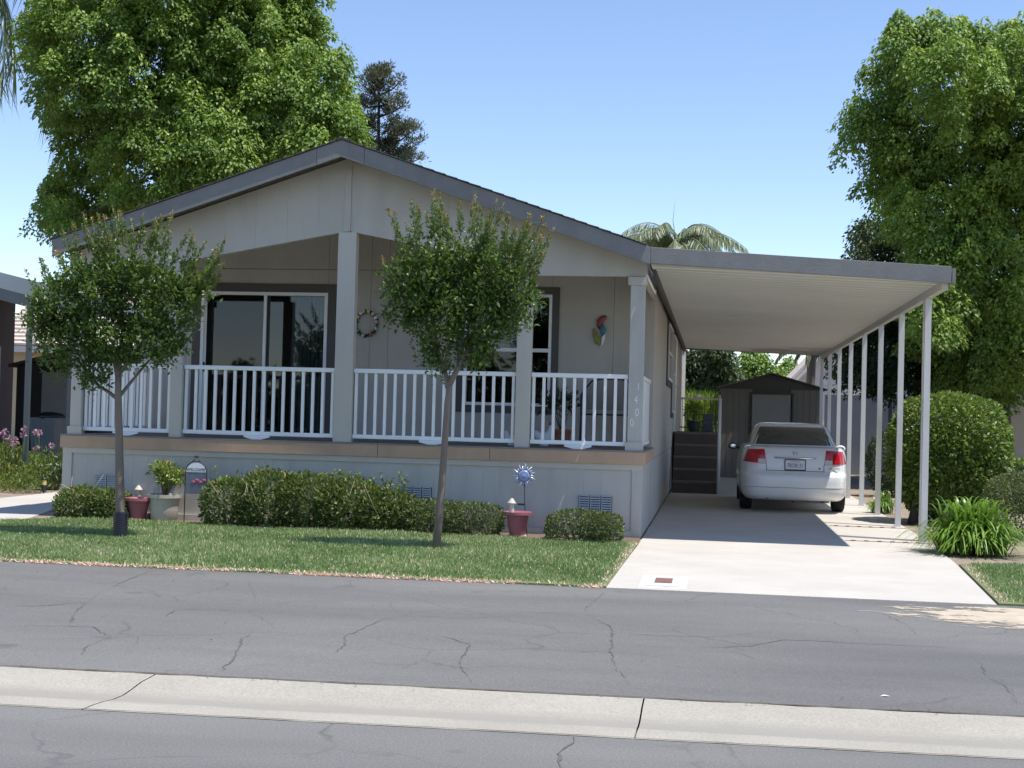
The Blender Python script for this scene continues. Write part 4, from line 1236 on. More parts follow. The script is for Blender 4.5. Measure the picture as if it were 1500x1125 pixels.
for ang, mt in ((0.9, M_palewood), (1.4, M_solar), (2.2, M_porcelain), (4.4, M_palewood), (5.9, M_palewood), (0.15, M_palewood), (0.5, M_porcelain), (1.9, M_palewood), (3.75, plain('teal_glaze', (0.08, 0.32, 0.36), 0.3)), (5.2, M_terra), (2.6, M_solar)):
    MB().ell((wc.x+0.145*math.cos(ang), YW-0.05, wc.z+0.175*math.sin(ang)), (0.026, 0.014, 0.026), 10, 6).build('blossom', mt, wr, True)
# parrot plaque
pc = FY(882, 488, YW-0.03)
pa = thing('parrot_plaque', 'painted metal parrot with red head and blue wing hung on the porch wall', 'ornament', pc)
yy = YW-0.035
def V3(x, z, y=0.0): return (pc.x+x, yy+y, pc.z+z)
MB().tube([V3(0.06, 0.195), V3(0.04, 0.215), V3(0.005, 0.205), V3(-0.03, 0.16), V3(-0.035, 0.10), V3(-0.02, 0.05)], [0.012, 0.03, 0.042, 0.048, 0.042, 0.02], 12).build('head_and_breast', plain('parrot_red', (0.26, 0.045, 0.04), 0.45, 0.3, 40), pa, True)
MB().tube([V3(0.052, 0.208, -0.01), V3(0.078, 0.205, -0.01), V3(0.085, 0.188, -0.01)], [0.014, 0.010, 0.002], 8).build('beak', M_palewood, pa, True)
MB().tube([V3(0.0, 0.12, -0.015), V3(0.015, 0.06, -0.03), V3(0.012, 0.0, -0.03), V3(0.0, -0.05, -0.02)], [0.015, 0.042, 0.036, 0.008], 10).build('wing', plain('parrot_blue', (0.03, 0.20, 0.27), 0.45, 0.3, 40), pa, True)
MB().tube([V3(0.022, 0.03), V3(0.018, -0.06), V3(0.005, -0.14), V3(-0.02, -0.215)], [0.012, 0.028, 0.016, 0.004], 10).build('tail', M_porcelain, pa, True)
for (dx, dz, rx, rz) in ((-0.055, -0.10, 0.05, 0.055), (-0.095, -0.03, 0.03, 0.05), (-0.11, 0.03, 0.022, 0.035), (-0.03, -0.14, 0.03, 0.03)):
    MB().ell(V3(dx, dz), (rx, 0.010, rz), 10, 7).build('leaf', plain('olive_yellow_enamel', (0.26, 0.25, 0.05), 0.5, 0.3, 30), pa, True)
# patio chair
ch = thing('patio_chair', 'dark metal patio chair with arched beige back behind the porch railing', 'chair', (-0.53, 1.35, ZP))
x0, x1, yb = -0.86, -0.20, 1.62
back = [(x0, yb+0.03, 1.5), (x0, yb+0.10, 1.80), (x0+0.08, yb+0.12, 1.90), (x0+0.2, yb+0.13, 1.935), (x1-0.2, yb+0.13, 1.935), (x1-0.08, yb+0.12, 1.90), (x1, yb+0.10, 1.80), (x1, yb+0.03, 1.5)]
MB().tube(back, 0.014, 8).build('back_frame', M_iron, ch, True)
MB().prism([(x0+0.02, 1.52), (x1-0.02, 1.52), (x1-0.02, 1.80), (x1-0.10, 1.885), (x1-0.2, 1.92), (x0+0.2, 1.92), (x0+0.10, 1.885), (x0+0.02, 1.80)], 'y', yb+0.085, yb+0.095).build('backrest', M_sling, ch)
B(x0+0.015, x1-0.015, yb-0.50, yb+0.04, 1.465, 1.50).build('seat', M_sling, ch, bevel=0.012)
for xx in (x0, x1):
    MB().tube([(xx, yb+0.08, 1.72), (xx, yb-0.2, 1.73), (xx, yb-0.44, 1.70), (xx, yb-0.50, 1.62)], [0.016, 0.02, 0.02, 0.014], 8).build('arm_rest', M_iron, ch, True)
    MB().tube([(xx, yb-0.47, 1.69), (xx, yb-0.46, 1.45), (xx, yb-0.52, ZP)], 0.013, 8).build('leg', M_iron, ch, True)
    MB().tube([(xx, yb+0.03, 1.5), (xx, yb+0.02, 1.42), (xx, yb+0.12, ZP)], 0.013, 8).build('leg', M_iron, ch, True)
MB().tube([(x0, yb-0.46, 1.46), (x1, yb-0.46, 1.46)], 0.012, 8).build('stretcher', M_iron, ch, True)
# ceramic hen and duck
def fowl(name, label, loc, s, comb, flip):
    t = thing(name, label, 'figurine', loc)
    x, y, z = loc
    f = -1 if flip else 1
    mb = MB().tube([(x-f*0.13*s, y, z+0.20*s), (x-f*0.09*s, y, z+0.14*s), (x-f*0.02*s, y, z+0.095*s), (x+f*0.05*s, y, z+0.12*s), (x+f*0.075*s, y, z+0.19*s), (x+f*0.085*s, y, z+0.245*s), (x+f*0.10*s, y, z+0.27*s)],
                   [0.02*s, 0.055*s, 0.088*s, 0.075*s, 0.045*s, 0.036*s, 0.012*s], 14)
    mb.lathe([(0.05*s, 0), (0.06*s, 0.02*s), (0.045*s, 0.06*s)], (x-f*0.01*s, y, z), 12)
    mb.build('body', M_porcelain, t, True)
    MB().tube([(x+f*0.105*s, y, z+0.25*s), (x+f*0.145*s, y, z+0.24*s)], [0.014*s, 0.003*s], 8).build('beak', M_solar, t, True)
    if comb:
        MB().prism([(x+f*0.05*s, z+0.275*s), (x+f*0.06*s, z+0.315*s), (x+f*0.075*s, z+0.30*s), (x+f*0.09*s, z+0.32*s), (x+f*0.105*s, z+0.28*s)], 'y', y-0.008, y+0.008).build('comb', M_terra, t)
pt = FY(798, 655, 1.0)
fowl('ceramic_hen', 'white ceramic hen with red comb standing on the porch floor', (-1.30, 1.0, ZP), 1.0, True, False)
fowl('ceramic_duck', 'small white ceramic duck with yellow beak beside a porch post', (-1.73, 0.9, ZP), 0.7, False, True)
def pot(t, x, y, z, r, h, mat, lip=0.02, base=0.68, soil=True, bulge=0.0):
    pr_ = [(r*base, 0), (r*(base+0.02), 0.005), (r*(base+(1-base)*0.5+bulge), h*0.45), (r*0.95, h*0.86), (r*0.96, h*0.87), (r+lip, h*0.88), (r+lip, h), (r+lip-0.018, h), (r*0.9, h*0.93)]
    o = MB().lathe(pr_, (x, y, z), 28).build('pot', mat, t, True, angle=math.radians(35))
    if soil: MB().lathe([(r*0.9, h*0.925), (r*0.5, h*0.945), (0.01, h*0.95)], (x, y, z), 20).build('soil', M_soil, t, True)
    return o
def stems(mb, x, y, z, n, r, h, rad):
    tips = []
    for i in range(n):
        a = random.random()*6.28; q = r*(0.3+0.7*random.random()); hh = h*random.uniform(0.55, 1.0)
        tip = Vector((x+q*math.cos(a), y+q*math.sin(a), z+hh))
        mb.tube([(x+0.1*q*math.cos(a), y+0.1*q*math.sin(a), z), Vector((x, y, z)).lerp(tip, 0.5)+Vector((0, 0, 0.05*h)), tip], [rad, rad*0.8, rad*0.4], 6)
        tips.append(tip)
    return tips
def puff(cl, tips, r, n, ll, wr_=0.5, base=0.35):
    for tp in tips:
        d = rdir(n)
        q = RNG.random(n)**0.4*r
        P = np.array(tp)+d*q[:, None]
        L = ll*(0.6+0.7*RNG.random(n))
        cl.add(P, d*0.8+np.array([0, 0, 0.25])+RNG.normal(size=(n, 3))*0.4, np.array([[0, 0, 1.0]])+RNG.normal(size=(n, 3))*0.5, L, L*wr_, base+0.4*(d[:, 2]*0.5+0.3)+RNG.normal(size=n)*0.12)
t = thing('porch_plant', 'dark green leafy plant in a terracotta pot on the porch floor', 'plant', (-1.12, 1.35, ZP))
pot(t, -1.12, 1.35, ZP, 0.13, 0.22, M_terra)
mb = MB(); tp = stems(mb, -1.12, 1.35, ZP+0.2, 9, 0.22, 0.42, 0.006); mb.build('stem', M_bark, t, True)
cl = Cloud(); puff(cl, tp, 0.12, 26, 0.10, 0.4, 0.2); cl.build('foliage', L_dark, t)

# ------------------------------------------------ pots, lamps and ornaments in the front bed
t = thing('rose_pink_pot', 'pink plastic pot half hidden behind the corrugated trunk sleeve', 'pot', (-6.17, -0.30, 0))
pot(t, -6.17, -0.30, 0.0, 0.14, 0.28, M_pinkpot, 0.03, 0.6)
t = thing('potted_shrub', 'leafy green jade shrub in a wide beige pot', 'plant', (-5.87, -0.22, 0))
pot(t, -5.87, -0.22, 0.0, 0.195, 0.33, M_concrete_pot, 0.02, 0.78)
mb = MB(); tp = stems(mb, -5.87, -0.22, 0.31, 13, 0.21, 0.36, 0.009); mb.build('stem', M_bark, t, True)
cl = Cloud(); puff(cl, tp, 0.09, 46, 0.06, 0.55, 0.55); cl.build('foliage', L_topi, t)
t = thing('magenta_pot', 'magenta planter on small feet beside the sun ornament', 'pot', (-1.40, -0.62, 0))
for dx in (-0.07, 0.07): B(-1.40+dx-0.035, -1.40+dx+0.035, -0.70, -0.55, 0.008, 0.03).build('foot', M_palewood, t)
pot(t, -1.40, -0.62, 0.031, 0.135, 0.27, M_pinkpot, 0.035, 0.64, True, 0.03)
def path_light(label, x, y, z, h, kind):
    t = thing('path_light', label, 'garden light', (x, y, z))
    if kind == 'cap':
        MB().lathe([(0.030, 0.0), (0.030, h*0.62), (0.026, h*0.65)], (x, y, z), 14).build('lamp_body', M_palewood, t, True, angle=0.6)
        MB().lathe([(0.050, h*0.651), (0.050, h*0.70), (0.030, h*0.86), (0.014, h), (0.004, h*1.01)], (x, y, z), 14).build('lamp_cap', M_palewood, t, True, angle=0.6)
    else:
        MB().lathe([(0.012, -0.05), (0.012, 0.02), (0.040, 0.021), (0.040, h*0.52), (0.038, h*0.53)], (x, y, z), 14).build('lamp_body', M_black, t, True, angle=0.6)
        MB().lathe([(0.038, h*0.531), (0.038, h*0.85)], (x, y, z), 14).build('lens', M_solar, t, True, angle=0.6)
        MB().lathe([(0.046, h*0.851), (0.046, h*0.95), (0.035, h), (0.01, h*1.005)], (x, y, z), 14).build('lamp_cap', M_black, t, True, angle=0.6)
path_light('small pale garden light standing in the magenta planter', -1.47, -0.64, 0.285, 0.17, 'cap')
path_light('small pale garden light behind the pink pot by the skirting', -6.27, -0.08, 0.25, 0.17, 'cap')
path_light('black and amber garden light at the lawn corner beside the driveway', -0.21, -0.42, 0.0, 0.21, 'post')
wl = GZ(64, 722)
path_light('black and amber garden light in front of the dark green pot', wl.x, wl.y, 0.0, 0.24, 'post')
MB().tube([(-1.47, -0.64, 0.26), (-1.47, -0.64, 0.29)], 0.008, 6)
B(-6.30, -6.24, -0.11, -0.05, 0.0, 0.25).build('light_stake', M_iron, bpy.data.objects['path_light.001'])
B(-1.48, -1.46, -0.65, -0.63, 0.24, 0.285).build('light_stake', M_iron, bpy.data.objects['path_light'])
dp = GZ(61, 718)
t = thing('dark_green_pot', 'dark green tub with white blooms beside the neighbour walk', 'pot', (dp.x, dp.y+0.3, 0))
pot(t, dp.x, dp.y+0.3, 0.0, 0.20, 0.34, M_darkpot, 0.03, 0.68)
cl = Cloud(); puff(cl, [Vector((dp.x+dx, dp.y+0.3, 0.36)) for dx in (-0.1, 0, 0.1)], 0.09, 40, 0.05); cl.build('foliage', L_weed, t)
for i in range(7):
    MB().ell((dp.x-0.13+0.04*i, dp.y+0.22+random.uniform(-.05, .1), 0.385+random.uniform(0, .03)), (0.025, 0.02, 0.018), 8, 5).build('bloom', M_porcelain, t, True)
# sun ornament on a stake
sc = Vector((-1.365, -0.42, 0.71))
t = thing('sun_ornament', 'blue metal sun face with spiky rays on a thin stake', 'ornament', (-1.24, -0.42, 0))
MB().tube([(sc.x, sc.y, sc.z), (sc.x+0.02, sc.y, 0.35), (sc.x+0.06, sc.y, -0.05)], 0.006, 6).build('stake', M_iron, t, True)
mb = MB()
for i in range(9): pass
mb.lathe([(0.012, -0.012), (0.050, -0.010), (0.075, 0.0), (0.050, 0.012), (0.034, 0.006), (0.022, 0.014), (0.006, 0.016)], (0, 0, 0), 24)
mb.v = [(sc.x+x, sc.y-0.01-z, sc.z+y) for x, y, z in mb.v]
mb.build('sun_face', M_spin, t, True)
for i in range(22):
    a = 2*math.pi*i/22
    l = 0.145 if i % 2 else 0.118
    c, s = math.cos(a), math.sin(a)
    MB().tube([(sc.x+c*0.06, sc.y, sc.z+s*0.06), (sc.x+c*0.09-s*0.008, sc.y-0.008, sc.z+s*0.09+c*0.008), (sc.x+c*l, sc.y-0.002, sc.z+s*l)], [0.010, 0.011, 0.002], 6).build('ray', M_spin if i % 3 else M_numeral, t, True)
MB().box(sc.x-0.06, sc.x+0.02, sc.y-0.03, sc.y+0.03, 0.365, 0.385).build('solar_panel', M_black, t)
# welcome sign on an iron hanger
wx, wy_ = -5.395, -0.42
t = thing('garden_sign', 'small WELCOME sign in an arched iron frame beside the big hedge', 'sign', (wx, wy_, 0))
mb = MB()
arch = [(wx-0.135, wy_, -0.05), (wx-0.135, wy_, 0.62)] + [(wx-0.135*math.cos(a), wy_, 0.62+0.14*math.sin(a)) for a in [math.pi*i/10 for i in range(1, 10)]] + [(wx+0.135, wy_, 0.62), (wx+0.135, wy_, -0.05)]
mb.tube(arch, 0.006, 6)
mb.tube([(wx-0.06, wy_, 0.74), (wx, wy_, 0.81), (wx+0.06, wy_, 0.74)], 0.005, 6)
mb.build('iron_frame', M_iron, t, True)
MB().ell((wx, wy_, 0.815), (0.035, 0.012, 0.012), 8, 5).build('finial', M_iron, t, True)
MB().ell((wx-0.155, wy_, 0.585), (0.022, 0.01, 0.02), 8, 5).build('scroll', M_iron, t, True)
half = [(wx+0.125*math.cos(a), 0.625+0.115*math.sin(a)) for a in [math.pi*i/12 for i in range(13)]]
pl = MB().prism(half[::-1], 'y', wy_-0.006, wy_+0.006).build('sign_plate', M_porcelain, t)
text_mesh('lettering', 'WELCOME', 0.052, M_iron, pl, RX, (wx, wy_-0.008, 0.655), 0.0008, 0.95)
B(wx-0.125, wx+0.125, wy_-0.004, wy_+0.004, 0.36, 0.619).build('picture_panel', plain('slate_enamel', (0.14, 0.15, 0.20), 0.6, 0.3, 12), t)
for i in range(4):
    MB().ell((wx-0.03+0.045*i, wy_-0.006, 0.50+0.025*(i % 2)), (0.03, 0.004, 0.022), 8, 5).build('painted_flower', plain('dusty_rose', (0.36, 0.10, 0.17), 0.6), t, True)
# water meter box let into the driveway
mx, my = 0.43, -4.42
t = thing('meter_box', 'white concrete meter lid with a rusty plate set in the driveway', 'utility box', (mx, my, 0))
outer = blob(mx, my, 0.20, 0.50, 40, 0.004, 0.0)
B(mx-0.20, mx+0.20, my-0.46, my+0.46, -0.03, 0.004).build('surround', M_lid, t, bevel=0.003)
B(mx-0.145, mx+0.145, my-0.38, my+0.38, 0.0045, 0.010).build('lid', plain('worn_lid', (0.52, 0.52, 0.50), 0.8, 0.1, 9), t, bevel=0.003)
B(mx-0.075, mx+0.075, my-0.16, my+0.16, 0.0105, 0.017).build('reader_plate', M_rust, t, bevel=0.003)
# litter on the road
lp = GZ(1295, 1020, -0.008)
o = MB().add([(lp.x-0.022, lp.y-0.008, 0), (lp.x+0.006, lp.y-0.014, 0.004), (lp.x+0.03, lp.y, 0.002), (lp.x+0.0, lp.y+0.012, 0.005)], [(0, 1, 2, 3)])
o.v = [(x, y, z-0.006) for x, y, z in o.v]
s_ = o.build('paper_scrap', M_porcelain); sm = s_.modifiers.new('solid', 'SOLIDIFY'); sm.thickness = 0.002
tag(s_, 'small crumpled white paper scrap on the asphalt near the gutter', 'litter')

n = 130
xs_ = RNG.uniform(-5.5, 4.2, n); seam_y = np.where(RNG.random(n) < 0.55, -9.55+0.028*xs_+RNG.normal(size=n)*0.035, RNG.uniform(-9.4, -5.0, n))
o = leaves('leaf_litter', np.stack([xs_, seam_y, np.full(n, 0.001)], 1), np.stack([RNG.normal(size=n), RNG.normal(size=n), RNG.random(n)*0.2], 1), np.array([[0, 0, 1.0]])+RNG.normal(size=(n, 3))*0.25, RNG.uniform(0.01, 0.028, n), 0.010, RNG.uniform(0.9, 1.0, n), plain('dry_leaf', (0.16, 0.11, 0.06), 0.9, 0.3, 30))
tag(o, 'dry leaf bits scattered over the asphalt and along the gutter seam', 'leaves', kind='stuff')
# ================================================================== CRAPE MYRTLES
def crape(name, label, Y, base_px, trunk, forks, lobes, shoots, nl, sleeve, r0):
    base = GZ(*base_px)
    root = thing(name, label, 'tree', base)
    mb = MB()
    pts = [FY(x, y, base.y) for x, y in trunk]
    pts[0] = Vector((base.x, base.y, -0.05))
    nT = len(pts)
    mb.tube(pts, [r0*(1-0.42*i/(nT-1)) for i in range(nT)], 12)
    tr = mb.build('trunk', M_crapebark, root, True, origin=base)
    mb = MB()
    for f, rr in forks:
        q = []
        dy0 = random.uniform(0.0, 0.4)
        for i, (x, y) in enumerate(f): q.append(FY(x, y, base.y+dy0*i/(len(f)-1)))
        mb.tube(q, [rr*(1-0.7*i/(len(q)-1)) for i in range(len(q))], 8)
    mb.build('branches', M_crapebark, tr, True, origin=base)
    cl = Cloud()
    k = 1/ppm(base.y)
    tw = MB()
    for (px, py, rp, wgt) in lobes:
        r = rp*k*0.92
        c = FY(px, py, base.y)
        n = int(nl*wgt*(rp/60.0)**2)
        ncl = max(6, n//26)
        d = rdir(ncl); q = (RNG.random(ncl)**0.36)
        C = np.array(c)+d*q[:, None]*r*np.array([1, 0.95, 0.92])
        for cc, dd in zip(C, d):
            m_ = 26
            off = RNG.normal(size=(m_, 3))*0.055
            P = cc+off
            dr_ = dd*0.35+np.array([0, 0, 0.35])+RNG.normal(size=(m_, 3))*0.6
            L = 0.058*(0.6+0.7*RNG.random(m_))
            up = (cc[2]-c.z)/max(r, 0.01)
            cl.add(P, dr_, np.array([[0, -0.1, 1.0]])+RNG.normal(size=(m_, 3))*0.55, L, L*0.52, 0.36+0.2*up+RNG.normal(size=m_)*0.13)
    for (x0, y0, x1, y1) in shoots:
        dy = random.uniform(-0.35, 0.35)
        a = FY(x0, y0, base.y+dy*0.6); b = FY(x1, y1, base.y+dy)
        tw.tube([a, a.lerp(b, 0.5)+Vector((random.uniform(-.02, .02), 0, 0)), b], [0.006, 0.004, 0.002], 5)
        ln = (b-a).length
        n = int(250*ln)
        u = RNG.random(n)
        ax = np.array(b-a)/ln
        P = np.array(a)+ax*(u*ln)[:, None]
        side = RNG.normal(size=(n, 3))
        D = side*0.7+ax*0.8
        L = 0.05*(1.15-0.55*u)*(0.7+0.5*RNG.random(n))
        R = 0.45+0.28*u+RNG.normal(size=n)*0.10
        red = (u > 0.84) & (RNG.random(n) < 0.55)
        R[red] = RNG.uniform(0.85, 1.0, red.sum())
        cl.add(P+unit(side)*0.026*(1.1-u)[:, None], D, np.array([[0, 0, 1.0]])+RNG.normal(size=(n, 3))*0.6, L, L*0.5, np.clip(R, 0, 1))
    tw.build('twigs', M_crapebark, tr, True, origin=base)['kind'] = 'stuff'
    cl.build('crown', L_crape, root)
    if sleeve:
        mb = MB()
        prof = []
        for i in range(13):
            prof += [(r0*1.28+0.012, i*0.0215), (r0*1.28+0.012, i*0.0215+0.011), (r0*1.28, i*0.0215+0.0115), (r0*1.28, i*0.0215+0.021)]
        mb.lathe(prof, (base.x, base.y, 0.0), 18)
        mb.build('trunk_sleeve', plain('corrugated_sleeve', (0.03, 0.032, 0.045), 0.4, 0.1), root, True, angle=0.5)
    return root
def auto_shoots(lobes, n, lmin, lmax, xc, yc):
    out = []
    for i in range(n):
        px, py, rp, w = random.choice(lobes)
        a = random.uniform(-math.pi*0.95, -0.05*math.pi)
        x = px+rp*0.8*math.cos(a); y = py+rp*0.8*math.sin(a)
        l = random.uniform(lmin, lmax)
        dx = 0.35*math.cos(a)+0.15*(x-xc)/100
        out.append((x, y, x+l*dx, y-l))
    return out
lobesC = [(610, 420, 52, 1), (660, 400, 58, 1), (715, 410, 55, 1), (755, 430, 40, 0.9), (595, 445, 38, 0.8), (640, 460, 52, 1), (700, 470, 55, 1), (745, 465, 34, 0.8), (690, 505, 34, 0.6), (640, 500, 30, 0.5), (720, 495, 30, 0.5), (600, 395, 26, .2), (640, 375, 28, .16), (690, 378, 30, .16), (740, 395, 26, .2), (630, 525, 12, 0.5), (648, 537, 10, 0.5), (700, 525, 18, .5)]
expl = [(600, 380, 567, 305), (590, 400, 578, 310), (610, 360, 603, 290), (615, 350, 612, 300), (640, 345, 636, 278), (645, 350, 645, 283), (660, 350, 652, 310), (675, 345, 673, 295), (690, 345, 697, 283), (705, 350, 702, 300), (715, 370, 715, 310), (740, 375, 738, 318), (735, 385, 722, 330), (755, 400, 777, 328), (760, 420, 790, 345), (770, 440, 797, 370), (585, 430, 558, 375), (770, 450, 785, 400)]
crape('crape_myrtle', 'young crape myrtle with a bare leaning trunk before the centre porch rail', -2.4, (638, 806),
      [(638, 806), (643, 760), (648, 700), (652, 640), (655, 590), (660, 556)],
      [([(658, 565), (668, 545), (680, 520), (694, 495), (706, 470)], 0.032), ([(656, 568), (652, 545), (643, 520), (630, 490), (610, 450)], 0.030), ([(650, 540), (640, 505), (636, 470), (640, 420)], 0.018), ([(652, 530), (660, 500), (665, 460), (670, 400)], 0.018), ([(672, 535), (700, 515), (730, 490)], 0.014), ([(645, 520), (620, 500), (600, 470)], 0.012)],
      lobesC, expl+auto_shoots(lobesC[:4]+lobesC[11:15], 26, 40, 78, 670, 420), 2200, False, 0.046)
lobesL = [(90, 450, 50, 1), (140, 430, 60, 1), (195, 420, 62, 1), (250, 440, 55, 1), (285, 430, 30, .8), (70, 470, 38, .8), (110, 500, 48, 1), (165, 490, 55, .9), (225, 490, 52, .9), (255, 490, 32, .7), (120, 400, 32, .2), (170, 388, 34, .2), (215, 392, 32, .2), (90, 530, 30, .7), (65, 495, 28, .6), (240, 520, 24, .6), (150, 525, 26, .4), (145, 552, 13, .9), (128, 556, 9, .9), (195, 530, 24, .35), (60, 440, 24, .6)]
explL = [(60, 440, 37, 395), (75, 420, 62, 380), (100, 400, 80, 370), (130, 370, 123, 312), (140, 370, 135, 320), (160, 360, 152, 315), (165, 360, 166, 305), (195, 360, 193, 320), (205, 365, 210, 312), (215, 365, 228, 335), (240, 390, 250, 338), (250, 390, 280, 332), (270, 410, 302, 355), (285, 420, 317, 388), (285, 430, 305, 395), (180, 360, 180, 322), (110, 390, 110, 345)]
crape('crape_myrtle', 'young crape myrtle with a black corrugated trunk sleeve before the sliding door', -2.5, (176, 788),
      [(176, 788), (176, 740), (175, 680), (174, 620), (173, 575), (173, 550)],
      [([(173, 585), (160, 575), (145, 565), (128, 548), (110, 520)], 0.024), ([(174, 582), (185, 568), (200, 550), (225, 520), (260, 480)], 0.022), ([(173, 555), (168, 530), (155, 505), (140, 470), (120, 430)], 0.028), ([(173, 552), (176, 520), (180, 480), (178, 420)], 0.032), ([(177, 545), (192, 525), (210, 500), (235, 470)], 0.024), ([(155, 560), (150, 540), (143, 520)], 0.015)],
      lobesL, explL+auto_shoots(lobesL[:5]+lobesL[10:13], 26, 36, 70, 180, 440), 2200, True, 0.054)

# ================================================================== HEDGES AND SHRUBS
def shrub(name, label, cat, boxes, nleaf, ll, mat, base, expo=2.6, up=0.25, stem_n=6, trunk=None, loose=0.10, wr_=0.5, tint=0.42):
    """boxes: list of (cx,cy,cz,rx,ry,rz) superellipsoids of foliage"""
    t = thing(name, label, cat, base)
    cl = Cloud()
    tot = sum(b[3]*b[5]+b[4]*b[5]+b[3]*b[4] for b in boxes)
    for (cx_, cy_, cz_, rx, ry, rz) in boxes:
        n = int(nleaf*(rx*rz+ry*rz+rx*ry)/tot)
        d = rdir(n)
        rr = (np.abs(d)**expo).sum(1)**(-1/expo)
        q = rr*(1-loose*RNG.random(n)**1.0-0.35*(RNG.random(n) < 0.22)*RNG.random(n))*(1+0.05*np.sin(d[:, 0]*9+cx_*7)*np.sin(d[:, 2]*8+cy_))
        P = np.array([cx_, cy_, cz_])+d*q[:, None]*np.array([rx, ry, rz])
        k = P[:, 2] > 0.015
        P = P[k]; d = d[k]; m_ = len(P)
        D = d*0.7+np.array([0, 0, up])+RNG.normal(size=(m_, 3))*0.55
        N = d*0.6+np.array([0, 0, 0.5])+RNG.normal(size=(m_, 3))*0.55
        L = ll*(0.6+0.75*RNG.random(m_))
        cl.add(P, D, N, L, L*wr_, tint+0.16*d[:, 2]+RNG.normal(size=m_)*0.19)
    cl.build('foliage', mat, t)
    mb = MB()
    for i in range(stem_n):
        b = random.choice(boxes)
        x = b[0]+random.uniform(-0.5, 0.5)*b[3]; y = b[1]+random.uniform(-0.4, 0.4)*b[4]
        mb.tube([(x*0.6+b[0]*0.4, y*0.6+b[1]*0.4, -0.03), (x, y, b[2]), (x+random.uniform(-.1, .1), y, b[2]+b[5]*0.7)], [0.018, 0.012, 0.004], 6)
    if mb.v: mb.build('stems', M_bark, t, True)['kind'] = 'stuff'
    if trunk: trunk(t)
    return t, cl
def sprigs(t, spots, h, mat, ll):
    cl = Cloud()
    for (x, y, z) in spots:
        n = 14
        u = RNG.random(n)
        lean = np.array([random.uniform(-.4, .4), random.uniform(-.3, .3), 1.0])
        hh = h*random.uniform(0.5, 1.2)
        P = np.array([x, y, z])+lean*(u*hh)[:, None]
        cl.add(P, RNG.normal(size=(n, 3))*0.7+lean*0.8, RNG.normal(size=(n, 3)), ll*(0.6+0.6*RNG.random(n)), ll*0.4, 0.5+0.3*u+RNG.normal(size=n)*0.12)
    cl.build('loose_shoots', mat, t)
H = [(-4.88, -0.50, 0.25, 0.38, 0.36, 0.31), (-4.45, -0.46, 0.30, 0.42, 0.38, 0.36), (-3.95, -0.44, 0.31, 0.42, 0.38, 0.34), (-3.45, -0.47, 0.28, 0.42, 0.40, 0.32), (-3.02, -0.44, 0.22, 0.36, 0.36, 0.27), (-2.76, -0.40, 0.17, 0.24, 0.32, 0.21)]
t, _ = shrub('hedge', 'long unruly green hedge growing before the middle of the porch skirting', 'hedge', H, 17000, 0.055, L_hedge, (-3.9, -0.45, 0), 2.6, 0.3, 14, loose=0.16)
sprigs(t, [(random.uniform(-5.1, -2.7), random.uniform(-0.7, -0.25), random.uniform(0.42, 0.60)) for i in range(80)], 0.14, L_hedge, 0.05)
mb = MB()
for i in range(7):
    x = random.uniform(-5.0, -2.8); s = random.uniform(-0.15, 0.15)
    mb.tube([(x, -0.80, random.uniform(0.05, 0.3)), (x+s, -0.84, random.uniform(0.3, 0.42)), (x+s*2, -0.82, random.uniform(0.4, 0.62))], [0.004, 0.003, 0.002], 5)
mb.build('dry_stalks', plain('dry_stalk', (0.42, 0.34, 0.22), 0.9, 0.2), t, True)['kind'] = 'stuff'
shrub('clipped_shrub', 'low clipped grey green shrub between the long hedge and the magenta pot', 'shrub', [(-2.45, -0.45, 0.17, 0.36, 0.36, 0.215), (-2.0, -0.45, 0.16, 0.40, 0.36, 0.205)], 8500, 0.038, L_box, (-2.2, -0.45, 0), 3.2, 0.2, 8, loose=0.10)
shrub('clipped_shrub', 'low clipped grey green shrub between the magenta pot and the driveway', 'shrub', [(-0.68, -0.72, 0.14, 0.36, 0.38, 0.20), (-0.42, -0.70, 0.135, 0.24, 0.36, 0.19)], 7500, 0.038, L_box, (-0.6, -0.7, 0), 3.2, 0.2, 8, loose=0.10)
t, _ = shrub('low_shrub', 'low straggly reddish green shrub at the left corner of the skirting', 'shrub', [(-6.9, -0.30, 0.17, 0.34, 0.30, 0.22), (-6.55, -0.30, 0.16, 0.26, 0.28, 0.21)], 5200, 0.05, L_hedge, (-6.75, -0.3, 0), 2.4, 0.35, 7, loose=0.2, tint=0.5)
mb = MB(); 
for (a, b, c) in (((-6.72, -0.5, 0.1), (-6.65, -0.55, 0.38), (-6.52, -0.56, 0.56)), ((-6.95, -0.4, 0.2), (-7.0, -0.42, 0.40), (-6.99, -0.42, 0.52)), ((-6.9, -0.45, 0.3), (-7.02, -0.46, 0.38), (-7.10, -0.46, 0.42))):
    mb.tube([a, b, c], [0.006, 0.005, 0.003], 5)
mb.build('dry_stalks', MATS['dry_stalk'], t, True)['kind'] = 'stuff'
